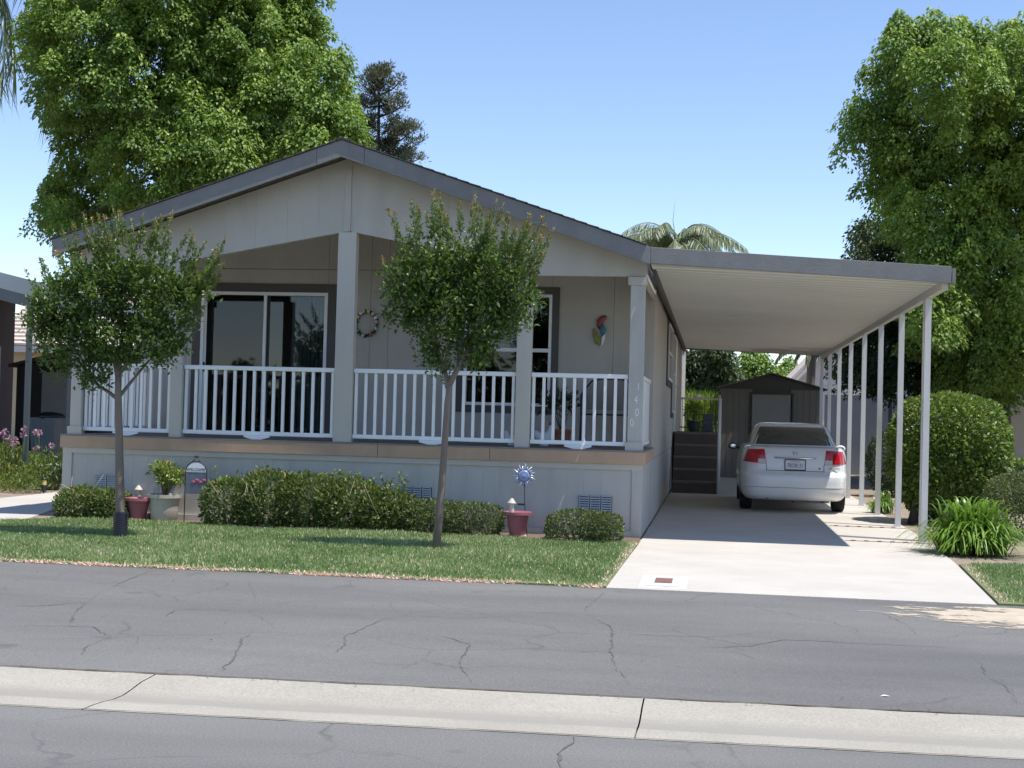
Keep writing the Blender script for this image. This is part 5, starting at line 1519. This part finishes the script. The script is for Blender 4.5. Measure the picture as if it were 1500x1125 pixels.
# clipped round tree by the carport posts
tc = FY(1390, 665, 4.6)
def tt(t):
    for (bx, by_, tx) in ((3.72, 4.25, -0.25), (3.92, 4.35, 0.0), (4.25, 4.4, 0.15)):
        MB().tube([(bx, by_, -0.04), (bx+0.03, by_, 0.2), (tc.x+tx, tc.y, 0.55), (tc.x+tx*1.5, tc.y, tc.z)], [0.085, 0.062, 0.05, 0.02], 9).build('trunk', M_dkbark, t, True)
shrub('clipped_round_tree', 'large clipped ball of glossy green leaves on short trunks beside the carport posts', 'shrub', [(tc.x, tc.y, tc.z+0.02, 0.86, 0.80, 0.86), (tc.x+0.02, tc.y-0.05, tc.z-0.28, 0.72, 0.70, 0.66)], 22000, 0.075, L_topi, (4.0, 4.4, 0), 2.6, -0.1, 0, tt, loose=0.09, wr_=0.55)
rs = GZ(1500, 792)
shrub('round_shrub', 'round grey green shrub on bare soil beyond the strap-leaved clump', 'shrub', [(rs.x+0.12, rs.y+0.5, 0.40, 0.55, 0.52, 0.46)], 7500, 0.042, L_box, (rs.x+0.12, rs.y+0.5, 0), 2.4, 0.2, 6, loose=0.09)
ds = FY(1472, 712, 8.0)
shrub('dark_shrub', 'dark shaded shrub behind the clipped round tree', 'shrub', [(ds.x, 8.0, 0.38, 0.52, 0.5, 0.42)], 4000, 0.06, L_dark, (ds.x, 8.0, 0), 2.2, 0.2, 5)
ds2 = FY(1506, 700, 10.0)
shrub('bright_shrub', 'bright green shrub in front of the beige stucco wall', 'shrub', [(ds2.x, 10.0, 0.42, 0.5, 0.5, 0.44)], 4000, 0.06, L_topi, (ds2.x, 10.0, 0), 2.2, 0.2, 5)
ds3 = FY(1300, 660, 12.0)
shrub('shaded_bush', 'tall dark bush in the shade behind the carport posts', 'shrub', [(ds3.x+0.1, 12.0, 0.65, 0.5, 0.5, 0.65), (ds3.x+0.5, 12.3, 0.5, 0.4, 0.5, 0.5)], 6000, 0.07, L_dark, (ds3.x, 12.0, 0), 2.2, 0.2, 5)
# strap-leaved clumps
def straps(name, label, c, n, rx, h, w, mat, fl=0.0):
    t = thing(name, label, 'plant', (c[0], c[1], 0))
    V = []; Fc = []; R = []
    for i in range(n):
        a = random.random()*2*math.pi
        q = random.random()**0.6
        reach = rx*(0.25+0.75*q)*random.uniform(0.8, 1.15)
        hh = h*(1.05-0.35*q)*random.uniform(0.7, 1.1)
        b = Vector((c[0]+random.gauss(0, 1)*rx*0.15, c[1]+random.gauss(0, 1)*rx*0.13, 0.0))
        o_ = Vector((math.cos(a), math.sin(a), 0)); s = Vector((-o_.y, o_.x, 0))
        base = len(V)
        K = 7
        for k in range(K+1):
            u = k/K
            p = b+o_*reach*0.80*u**1.2+Vector((0, 0, max(0.01*u, hh*(1.9*u-(1.1 if q < 0.45 else 1.55 if q < 0.75 else 1.8)*u*u))))
            ww = w*(1-u**2.2)*0.5+0.0008
            V += [tuple(p+s*ww+Vector((0, 0, ww*0.3))), tuple(p-s*ww+Vector((0, 0, ww*0.3)))]
            if k: Fc.append((base+2*k-2, base+2*k-1, base+2*k+1, base+2*k)); R.append(min(1, max(0, 0.25+0.45*u+random.gauss(0, 0.14))))
    mb = MB().add(V, Fc)
    o = mb.build('leaves', mat, t, True, origin=(c[0], c[1], 0))
    at = o.data.attributes.new('rnd', 'FLOAT', 'FACE'); at.data.foreach_set('value', R)
    return t
ag = GZ(1424, 812)
straps('strap_leaf_clump', 'broad clump of arching strap leaves at the driveway edge by the lawn', (ag.x+0.02, ag.y+0.1), 900, 0.86, 0.72, 0.032, L_strap)
dl = GZ(1290, 752)
straps('daylily_clump', 'small clump of thin bright leaves between two carport posts', (dl.x+0.02, dl.y+0.1), 200, 0.42, 0.42, 0.018, L_strap)
# neighbour's flower bed: tangled weeds with tall pink blooms
nb = thing('wildflower_bed', 'tangled weedy bed with tall pink blooms left of the porch', 'plants', (-10.5, 5.0, 0))
cl = Cloud()
n = 15000
x = RNG.uniform(-13.5, -8.95, n); y = RNG.uniform(3.7, 6.4, n)
k = (y > 3.72+(x+9.5)*-0.15) & ((x < -9.6) | (y > 4.7))
x, y = x[k], y[k]; m_ = len(x)
hh = (0.50+0.16*np.sin(x*5)+0.1*np.sin(x*11+y*4))*np.clip((y-3.5)*0.9, 0.25, 1)*np.clip((-8.6-x)*1.2, 0.35, 1)
z = hh*RNG.random(m_)**0.7
cl.add(np.stack([x, y, z], 1), RNG.normal(size=(m_, 3))*0.7+np.array([0, 0, 0.9]), RNG.normal(size=(m_, 3))+np.array([0, -.3, .5]), RNG.uniform(0.06, 0.13, m_), RNG.uniform(0.015, 0.035, m_), 0.35+0.3*np.sin(x*3.3+y)+RNG.normal(size=m_)*0.2)
cl.build('foliage', L_weed, nb, kind='stuff')
for (px, py) in ((3, 637), (12, 640), (20, 651), (36, 628), (22, 645), (15, 646), (52, 633), (57, 634), (34, 637), (76, 653), (53, 656), (8, 632)):
    p = FY(px, py, 4.9)
    f = MB().tube([(p.x+0.03, 4.9, 0.3), (p.x, 4.9, p.z)], 0.004, 5).build('flower_stalk', plain('green_stalk', (0.07, 0.12, 0.03), 0.8), nb, True)
    n = 26; d = rdir(n)
    leaves('bloom', np.array(p)+d*0.02, d, RNG.normal(size=(n, 3)), 0.05, 0.028, RNG.random(n), L_flower, f)
# tall lime grass behind the landing
lg = thing('lime_grass', 'tall bright lime green grass growing behind the landing rail', 'plants', (0.4, 21.6, 0))
cl = Cloud()
n = 5200
x = RNG.uniform(-0.35, 0.98, n); y = RNG.uniform(21.0, 22.2, n); z = RNG.uniform(0.0, 2.0, n)
cl.add(np.stack([x, y, z], 1), RNG.normal(size=(n, 3))*0.45+np.array([0, 0, 1]), RNG.normal(size=(n, 3)), RNG.uniform(0.2, 0.4, n), RNG.uniform(0.015, 0.03, n), RNG.random(n))
o = cl.build('blades', L_lime, lg, kind='stuff')
# potted plant on the landing
t = thing('landing_plant', 'leafy plant in a dark pot on the landing in front of its rail', 'plant', (0.42, 13.1, 1.174))
pot(t, 0.42, 13.1, 1.174, 0.15, 0.24, M_darkpot)
mb = MB(); tp = stems(mb, 0.42, 13.1, 1.4, 9, 0.22, 0.34, 0.006); mb.build('stem', M_bark, t, True)
cl = Cloud(); puff(cl, tp, 0.10, 26, 0.11, 0.35, 0.5); cl.build('foliage', L_topi, t)
t = thing('landing_crate', 'dark upright plastic crate beside the potted plant on the landing', 'crate', (0.70, 13.2, 1.174))
for k in range(3):
    B(0.60, 0.82, 13.05, 13.35, 1.176+k*0.13, 1.296+k*0.13).build('box', plain('dusk_blue_plastic', (0.06, 0.07, 0.10), 0.6), t, bevel=0.01)

# ================================================================== BACKGROUND TREES
left_lobes = [(130, 30, 90), (100, 110, 62), (150, 190, 72), (120, 270, 58), (66, 300, 22), (85, 262, 26), (220, 80, 95), (300, 150, 95), (230, 230, 85), (320, 40, 95), (400, 60, 85), (425, 150, 85), (462, 110, 48), (478, 185, 52), (385, 225, 60), (300, 260, 65), (180, 300, 55), (100, 318, 30), (250, -60, 120), (380, -70, 105), (130, -70, 95), (440, -15, 45), (503, 110, 20), (498, 75, 12), (520, 180, 18), (70, 50, 45), (450, 40, 40), (495, 150, 26), (330, 200, 70)]
lobed_tree('maple_tree', 'tall broad leafy green tree rising behind the left half of the roof', 'tree', left_lobes, 24, L_maple, M_dkbark, (-14.0, 24, 0), 0.30, ll=0.135, dens=1.6, nleaf=210, depth=1.0, sr=(0.36, 0.60))
right_lobes = [(1340, 55, 42), (1352, 15, 24), (1310, 35, 14), (1300, 120, 48), (1262, 165, 26), (1247, 190, 12), (1295, 175, 45), (1400, 110, 62), (1390, 50, 24), (1460, 85, 60), (1412, 38, 12), (1437, 42, 10), (1335, 200, 62), (1420, 210, 80), (1490, 180, 75), (1300, 235, 36), (1278, 262, 18), (1380, 295, 72), (1470, 300, 78), (1330, 300, 44), (1450, 385, 62), (1385, 370, 52), (1500, 420, 55), (1420, 440, 40), (1375, 440, 42), (1440, 470, 48), (1490, 505, 48), (1410, 520, 38), (1352, 480, 28), (1460, 545, 32), (1380, 505, 30), (1475, 480, 30), (1495, 540, 25), (1550, 100, 85), (1560, 280, 95), (1560, 450, 75)]
rb = GZ(1479, 700)
lobed_tree('maple_tree', 'tall broad leafy green tree standing beyond the carport posts', 'tree', right_lobes, 17, L_maple, M_dkbark, (FY(1479, 690, 18.4).x, 18.4, 0), 0.13, ll=0.11, dens=2.7, nleaf=180, depth=1.0, sr=(0.28, 0.50))
under = [(1285, 330, 34), (1265, 345, 22), (1310, 370, 40), (1255, 375, 18), (1280, 440, 48), (1320, 430, 48), (1245, 480, 34), (1300, 500, 46), (1335, 520, 40), (1265, 530, 32), (1300, 550, 30), (1235, 520, 20), (1345, 400, 30), (1350, 560, 22), (1395, 560, 34), (1440, 560, 34), (1475, 575, 25), (1390, 480, 50), (1440, 450, 55), (1490, 470, 50), (1420, 530, 40), (1480, 540, 45), (1510, 590, 25), (1380, 420, 45)]
lobed_tree('dark_tree', 'dense evergreen, leaf colour darkened for the shade behind the carport posts', 'tree', under, 21, L_dark, M_dkbark, (6.1, 21.0, 0), 0.16, ll=0.12, dens=4.2, nleaf=80, sr=(0.28, 0.45), tintf=-0.18)  # dark leaf colour and lowered tint stand in for shade on this crown
lobed_tree('far_tree', 'dark leafy tree seen past the landing rail under the carport roof', 'tree', [(1018, 545, 34), (1040, 570, 26), (1015, 580, 26), (1035, 520, 26), (1060, 535, 18), (1072, 548, 14), (1050, 510, 22), (1000, 530, 30)], 46, L_dark, M_dkbark, (0.6, 46, 0), 0.2, ll=0.2, dens=6, nleaf=40, sr=(0.3, 0.5), tintf=0.22, limb_n=6)
lobed_tree('far_tree', 'loose pale green tree showing above the shed ridge against the sky', 'tree', [(1108, 532, 20), (1128, 545, 18), (1098, 515, 16), (1150, 552, 16), (1152, 528, 9), (1140, 540, 12), (1082, 558, 14), (1120, 560, 16)], 52, L_maple, M_bark, (2.6, 52, 0), 0.14, ll=0.2, dens=6, nleaf=32, sr=(0.28, 0.45), tintf=0.0, limb_n=6)
# rusty conifer behind the ridge: leader with level sparse branches
cb = FY(560, 240, 32)
t = thing('cypress_tree', 'ragged rusty grey green conifer rising behind the ridge of the roof', 'tree', (cb.x-0.15, 32, 0))
mb = MB(); cl = Cloud()
tipz = FY(556, 98, 32)
mb.tube([(cb.x-0.15, 32, -0.1), (cb.x-0.1, 32, 5), (tipz.x, 32, tipz.z)], [0.22, 0.16, 0.03], 8)
lb = MB()
specs = [(553, 118, 540, 112), (556, 112, 572, 100), (553, 135, 592, 116), (554, 135, 530, 122), (555, 150, 588, 140), (556, 165, 595, 150), (552, 150, 525, 150), (560, 190, 585, 170), (560, 200, 600, 180), (565, 210, 612, 185), (570, 222, 622, 205), (575, 235, 626, 228), (548, 180, 520, 175), (545, 200, 522, 205), (570, 200, 606, 178), (560, 215, 580, 200), (575, 235, 605, 220), (555, 128, 560, 98), (555, 128, 548, 104), (560, 240, 600, 238)]
for (x0, y0, x1, y1) in specs:
    dy = random.uniform(-0.9, 0.9)
    a = FY(x0, y0+6, 32); b = FY(x1, y1, 32+dy)
    lb.tube([a, a.lerp(b, 0.5)-Vector((0, 0, 0.10)), b], [0.05, 0.03, 0.01], 5)
    for q in range(16):
        u = random.uniform(0.1, 1.0)
        c = a.lerp(b, u)+Vector((random.gauss(0, 0.07), random.gauss(0, 0.2), random.gauss(0.04, 0.07)))
        n = 34
        d = rdir(n)
        rr_ = random.uniform(0.10, 0.22)
        P = np.array(c)+d*np.array([rr_, rr_, rr_*1.1])*RNG.random((n, 1))**0.6
        cl.add(P, d*0.6+np.array([0, 0, 0.5]), RNG.normal(size=(n, 3)), RNG.uniform(0.08, 0.18, n), 0.04, 0.1+RNG.random()*0.4+RNG.random(n)*0.5)
for (px, py, rp) in ((538, 180, 20), (548, 210, 24), (570, 222, 18), (590, 228, 12), (535, 215, 24), (552, 150, 9)):
    c0 = FY(px, py, 32); r = rp/ppm(32)
    for q in range(int(rp*1.3)):
        c = np.array(c0)+rdir(1)[0]*r*random.random()**0.5
        n = 30; d = rdir(n)
        cl.add(c+d*0.22*RNG.random((n, 1)), d*0.6+np.array([0, 0, 0.5]), RNG.normal(size=(n, 3)), RNG.uniform(0.08, 0.18, n), 0.04, 0.05+RNG.random()*0.4+RNG.random(n)*0.5)
tr = mb.build('trunk', M_dkbark, t, True)
lb.build('limbs', M_dkbark, tr, True)
cl.build('crown', L_conifer, t)
# palms
def palm(label, c, base, R_, nfr, droop, lf, tr_r, spear=False, hang=0.0, seed=1, arcs=None):
    rnd = random.Random(seed)
    t = thing('palm_tree', label, 'tree', (base.x, base.y, 0))
    mb = MB().tube([(base.x, base.y, -0.1), (base.x, base.y, c.z*0.5), (c.x, c.y, c.z-0.3), (c.x, c.y, c.z)], [tr_r*1.2, tr_r, tr_r, tr_r*0.6], 12)
    mb.build('trunk', M_bark, t, True)
    for i in range(nfr):
        a = 2*math.pi*(i+rnd.random()*0.6)/nfr
        if arcs: a = arcs[i % len(arcs)]+rnd.uniform(-0.25, 0.25)
        el = rnd.uniform(0.35, 1.3)
        ln = R_*rnd.uniform(0.85, 1.1)
        o_ = Vector((math.cos(a), math.sin(a), 0))
        pts = []
        for k in range(11):
            u = k/10
            pts.append(c+o_*ln*u*math.cos(el*(1-u*0.2))*1.05+Vector((0, 0, ln*(math.sin(el)*u-droop*u*u))))
        fr = MB().tube(pts, [0.03*(1-u/11)+0.006 for u in range(11)], 5).build('frond', M_bark if False else plain('frond_rib', (0.22, 0.24, 0.10), 0.6), t, True)
        P = []; D = []; Rr = []; Ls = []
        for k in range(220):
            u = 0.10+0.90*k/220
            f = u*10; j = min(int(f), 9)
            p = pts[j].lerp(pts[j+1], f-j)
            tg = (pts[j+1]-pts[j]).normalized()
            sd = tg.cross(Vector((0, 0, 1))).normalized()*(1 if k % 2 else -1)
            P.append(p); D.append(sd*(0.75-hang*0.5)+tg*0.45+Vector((0, 0, -hang-0.15+rnd.uniform(-.15, .15))))
            Rr.append(rnd.random()); Ls.append(lf*(1-0.55*abs(u-0.45)*1.6)*rnd.uniform(0.8, 1.1))
        leaves('leaflets', np.array([tuple(v) for v in P]), np.array([tuple(v) for v in D]), RNG.normal(size=(len(P), 3))*0.5+np.array([0, -0.4, 0.7]), np.array(Ls), 0.026, np.array(Rr), L_palm, fr)
    if spear: MB().tube([c, c+Vector((-0.2, 0, 1.2)), c+Vector((-0.12, 0, 2.1))], [0.02, 0.012, 0.004], 5).build('spear_leaf', MATS['frond_rib'], t, True)
pc2 = FY(992, 366, 40)
palm('feathery palm crown showing above the carport fascia', pc2, Vector((pc2.x, 40, 0)), 3.7, 30, 0.78, 0.75, 0.16, True, 0.55, 3)
YP = 29.0
pc1 = FY(-70, -70, YP)
t = thing('palm_tree', 'tall palm with long hanging leaflets behind the left leafy tree', 'tree', (pc1.x-0.2, YP, 0))
MB().tube([(pc1.x-0.2, YP, -0.1), (pc1.x-0.1, YP, pc1.z*0.5), tuple(pc1)], [0.30, 0.22, 0.16], 12).build('trunk', M_bark, t, True)
fronds = [[(-70, -70), (-35, -95), (-5, -50), (6, 20), (5, 110)], [(-70, -70), (-30, -70), (0, -20), (16, 40), (22, 100)], [(-70, -70), (0, -130), (60, -90), (100, -45), (118, 0)], [(-70, -70), (10, -95), (55, -10), (76, 90), (84, 185)], [(-70, -70), (0, -80), (45, -20), (64, 70), (70, 150)],
          [(-70, -70), (-100, -110), (-140, -60), (-165, 20), (-170, 90)], [(-70, -70), (-80, -130), (-100, -150), (-150, -120), (-180, -60)], [(-70, -70), (-60, -150), (-20, -170), (40, -150), (80, -110)], [(-70, -70), (-50, -100), (-25, -40), (-12, 40), (-8, 120)], [(-70, -70), (-20, -110), (35, -70), (85, -20), (98, 40)]]
for i, fr_ in enumerate(fronds):
    dy = random.uniform(-1.2, 1.2)
    ctl = [FY(x, y, YP+dy*k/4) for k, (x, y) in enumerate(fr_)]
    pts = []
    for k in range(4):
        p0, p1, p2, p3 = ctl[max(k-1, 0)], ctl[k], ctl[k+1], ctl[min(k+2, 4)]
        for q in range(5):
            u = q/5
            pts.append(0.5*((2*p1)+(p2-p0)*u+(2*p0-5*p1+4*p2-p3)*u*u+(3*p1-p0-3*p2+p3)*u**3))
    pts.append(ctl[4])
    fo = MB().tube(pts, [0.045*(1-k/24)+0.006 for k in range(len(pts))], 6).build('frond', plain('frond_rib', (0.22, 0.24, 0.10), 0.6), t, True)
    n = 210
    u = RNG.uniform(0.08, 1.0, n)*(len(pts)-1.001)
    j = u.astype(int); A = np.array([tuple(p) for p in pts])
    P = A[j]+(A[j+1]-A[j])*(u-j)[:, None]
    D = RNG.normal(size=(n, 3))*np.array([0.22, 0.22, 0.08])+np.array([0, 0, -1.0])
    leaves('leaflets', P, D, RNG.normal(size=(n, 3)), RNG.uniform(0.8, 1.9, n), RNG.uniform(0.03, 0.055, n), RNG.random(n), L_palm, fo)
pc3 = FY(1190, 500, 26)
palm('stout palm with a brown trunk between the shed and the white gable house', pc3, Vector((pc3.x-0.05, 26, 0)), 1.2, 14, 0.95, 0.4, 0.13, False, 0.8, 8)

# ================================================================== NEIGHBOURING BUILDINGS
# left: carport with blue-grey posts
nc = thing('neighbour_carport', 'grey metal carport with blue grey posts left of the home', 'carport', (-10.55, 5, 0))
MB().prism([(-19, 5.15), (-10.42, 3.185), (-10.42, 2.99), (-19, 4.93)], 'y', 4.98, 5.03).build('front_fascia', M_bluegrey, nc)
MB().prism([(-19, 5.12), (-10.42, 3.16), (-10.42, 3.04), (-19, 4.97)], 'y', 5.031, 16.5).build('roof', M_bluegrey, nc)
for yy in (5.2, 6.75, 9.2): B(-10.57, -10.49, yy-0.035, yy+0.035, 0, 3.06).build('post', M_bluegrey, nc)
# left: dark shed with pale door
ls_ = FY(25, 537, 12.2); lt = FY(95, 520, 12.2)
nsd = thing('neighbour_shed', 'dark brown shed with a grey door under the left carport', 'shed', (ls_.x+1.6, 12.2, 0))
sxl = ls_.x; sxr = sxl+3.6; rz0 = ls_.z; rzm = rz0+(lt.z-ls_.z)/(lt.x-ls_.x)*1.8
MB().prism([(sxl, 0), (sxr, 0), (sxr, rz0), ((sxl+sxr)/2, rzm), (sxl, rz0)], 'y', 12.2, 15).build('wall', plain('umber_wall', (0.028, 0.024, 0.022), 0.8), nsd)
for s in (-1, 1):
    xm_ = (sxl+sxr)/2
    MB().prism([(xm_, rzm+0.002), (xm_+s*1.9, rz0-0.02), (xm_+s*1.9, rz0+0.05), (xm_, rzm+0.07)], 'y', 12.0, 15.2).build('roof', plain('umber_roof', (0.05, 0.045, 0.042), 0.8), nsd)
d0 = FY(62, 545, 12.15); d1 = FY(100, 545, 12.15)
B(d0.x, d1.x+0.15, 12.15, 12.199, 0, d0.z).build('door', M_sheddoor, nsd)
# left: mauve house wall with a window
hw = FY(21, 500, 15.5)
nh = thing('neighbour_house', 'mauve brown house wall with a pale framed window under the left carport', 'house', (hw.x-2.5, 11, 0))
B(hw.x-5, hw.x, 6.0, 15.5, 0, 3.9).build('wall', M_mauve, nh)
nw = MB().box(hw.x+0.001, hw.x+0.04, 13.4, 13.47, 1.2, 2.75).box(hw.x+0.001, hw.x+0.04, 14.73, 14.8, 1.2, 2.75).box(hw.x+0.001, hw.x+0.04, 13.471, 14.729, 2.68, 2.75).box(hw.x+0.001, hw.x+0.04, 13.471, 14.729, 1.2, 1.27).build('window', M_palewood, nh)
B(hw.x+0.002, hw.x+0.015, 13.472, 14.728, 1.271, 2.679).build('pane', plain('dark_window_glass', (0, 0, 0)), nw)
B(hw.x-5.2, hw.x+0.1, 6.0, 15.5, 3.901, 3.92).build('roof', M_bluegrey, nh)
# wheelie bin
bb = FY(71, 640, 9.6)
t = thing('rubbish_bin', 'ribbed grey wheeled bin with black lid beside the left shed', 'bin', (bb.x, 9.6, 0))
bw = 0.27; zt = FY(71, 612, 9.6).z
mb = MB().add([(bb.x-bw*0.85, 9.4, 0.02), (bb.x+bw*0.85, 9.4, 0.02), (bb.x+bw*0.85, 9.9, 0.02), (bb.x-bw*0.85, 9.9, 0.02), (bb.x-bw, 9.33, zt), (bb.x+bw, 9.33, zt), (bb.x+bw, 9.95, zt), (bb.x-bw, 9.95, zt)], [(0, 3, 2, 1), (4, 5, 6, 7), (0, 1, 5, 4), (1, 2, 6, 5), (2, 3, 7, 6), (3, 0, 4, 7)])
body_ = mb.build('tub', M_bin, t)
for i in range(9):
    u = -0.8+1.6*i/8
    MB().add([(bb.x+u*bw*0.85-0.008, 9.39, 0.05), (bb.x+u*bw*0.85+0.008, 9.39, 0.05), (bb.x+u*bw+0.008, 9.318, zt-0.03), (bb.x+u*bw-0.008, 9.318, zt-0.03), (bb.x+u*bw*0.85, 9.41, 0.05), (bb.x+u*bw, 9.34, zt-0.03)], [(0, 1, 2, 3), (0, 3, 5, 4), (1, 4, 5, 2)]).build('rib', M_bin, body_)
MB().ell((bb.x, 9.64, zt+0.02), (bw*1.06, 0.34, 0.10), 16, 8).build('lid', M_black, t, True)
for s in (-1, 1): MB().tube([(bb.x+s*0.2-0.025, 9.9, 0.09), (bb.x+s*0.2+0.025, 9.9, 0.09)], 0.09, 14).build('wheel', M_rubber, t, True)
# far left: cream house with pale tile roof
a = FY(8, 398, 32); b = FY(8, 505, 31)
fh = thing('tile_roof_house', 'cream house with a pale pink tiled roof beyond the left carport', 'house', (a.x+4, 32, 0))
B(a.x+0.3, a.x+8.5, 32, 40, 0, b.z-0.05).build('wall', M_cream, fh)
B(a.x-0.1, a.x+9, 31.0, 31.2, b.z-0.25, b.z-0.02).build('eave_board', M_whitewall, fh)
roofp = MB().add([(a.x-0.1, 31.0, b.z-0.02), (a.x+9, 31.0, b.z-0.02), (a.x+9, 35.5, a.z), (a.x+0.2, 35.5, a.z), (a.x+9, 41, b.z-0.2), (a.x-0.1, 41, b.z-0.2)], [(0, 1, 2, 3), (3, 2, 4, 5), (0, 3, 5), (1, 4, 2)])
rr = roofp.build('roof', M_tile, fh)
nrow = 18
for i in range(nrow):
    u0, u1 = i/nrow, (i+1)/nrow
    y0 = 31+4.5*u0; y1 = 31+4.5*u1; z0 = b.z-0.02+(a.z-b.z)*u0; z1 = b.z-0.02+(a.z-b.z)*u1
    xl = a.x-0.1+0.3*u0
    MB().add([(xl, y0-0.03, z0+0.10), (a.x+9, y0-0.03, z0+0.10), (a.x+9, y1, z1+0.03), (xl, y1, z1+0.03), (xl, y0-0.03, z0+0.03), (a.x+9, y0-0.03, z0+0.03)], [(0, 1, 2, 3), (4, 5, 1, 0), (4, 0, 3), (1, 5, 2)]).build('tile_row', M_tile, rr)
# right: white gable house
g0 = FY(1158, 560, 32); g1 = FY(1200, 518, 32)
wh_ = thing('white_gable_house', 'white gabled house with tiled roof behind the shed and carport posts', 'house', (g0.x+3.5, 32, 0))
gs = (g1.z-g0.z)/(g1.x-g0.x)
hx0 = g0.x-0.2; hw_ = 7.0; hz0 = g0.z-0.2*gs
MB().prism([(hx0+0.3, 0), (hx0+hw_-0.3, 0), (hx0+hw_-0.3, hz0+0.25*gs), (hx0+hw_/2, hz0+hw_/2*gs-0.1), (hx0+0.3, hz0+0.25*gs)], 'y', 32, 42).build('wall', M_whitewall, wh_)
for s in (0, 1):
    pts = [(hx0, hz0), (hx0+hw_/2, hz0+hw_/2*gs), (hx0+hw_/2, hz0+hw_/2*gs+0.14), (hx0, hz0+0.14)]
    if s: pts = [(2*hx0+hw_-x, z) for x, z in pts][::-1]
    MB().prism(pts, 'y', 31.6, 42.4).build('roof', M_tile, wh_)
    pts = [(x, z-0.17 if i in (0, 1) else z-0.16) for i, (x, z) in enumerate(pts)] if not s else None
    if pts: MB().prism(pts, 'y', 31.55, 31.62).build('barge_board', M_whitewall, wh_)
for i in range(12):
    z = 0.3+i*0.22
    B(hx0+0.31, hx0+hw_-0.31, 31.98, 31.999, z, z+0.205).build('siding_board', M_whitewall, wh_)
# boundary wall
bwall = thing('boundary_wall', 'blue grey panelled boundary wall in shade behind the carport posts', 'wall', (7, 24, 0))
for i in range(5):
    x0 = 3.95+i*2.0
    B(x0+0.01, x0+1.86, 24, 24.12, 0, 2.25).build('wall_panel', M_block, bwall)
    B(x0+1.87, x0+2.0, 23.97, 24.15, 0, 2.32).build('pillar', M_block, bwall)
# right: beige stucco house
be = FY(1484, 640, 19)
bh = thing('beige_house', 'beige stucco house wall beyond the bright shrub at the tree trunk', 'house', (be.x+3, 19, 0))
B(be.x-0.4, be.x+7, 19, 27, 0, 2.9).build('wall', M_beige, bh)
B(be.x-0.8, be.x+7.4, 18.5, 27.4, 2.901, 3.1).build('roof', M_tile, bh)
B(be.x-0.41, be.x+7, 18.985, 18.999, 0, 0.35).build('base_course', M_terra, bh)

cl = Cloud()
for i in range(46):
    xx = -46+i*2.0+random.uniform(-1, 1); hh = random.choice((2.2, 2.8, 3.4, 4.2))*random.uniform(0.8, 1.1); r = random.uniform(1.2, 2.2)
    n = 420; d = rdir(n)
    P = np.array([xx, -52+random.uniform(-2, 2), hh*0.55])+d*np.array([r, r, hh*0.55])*(RNG.random((n, 1))**0.35)
    P = P[P[:, 2] > 0.05]; n = len(P)
    cl.add(P, RNG.normal(size=(n, 3)), RNG.normal(size=(n, 3)), RNG.uniform(0.35, 0.7, n), RNG.uniform(0.25, 0.4, n), RNG.random(n))
o = cl.build('far_trees', L_dark, None)
tag(o, 'dark row of trees across the street mirrored in the porch glass', 'trees', kind='stuff')
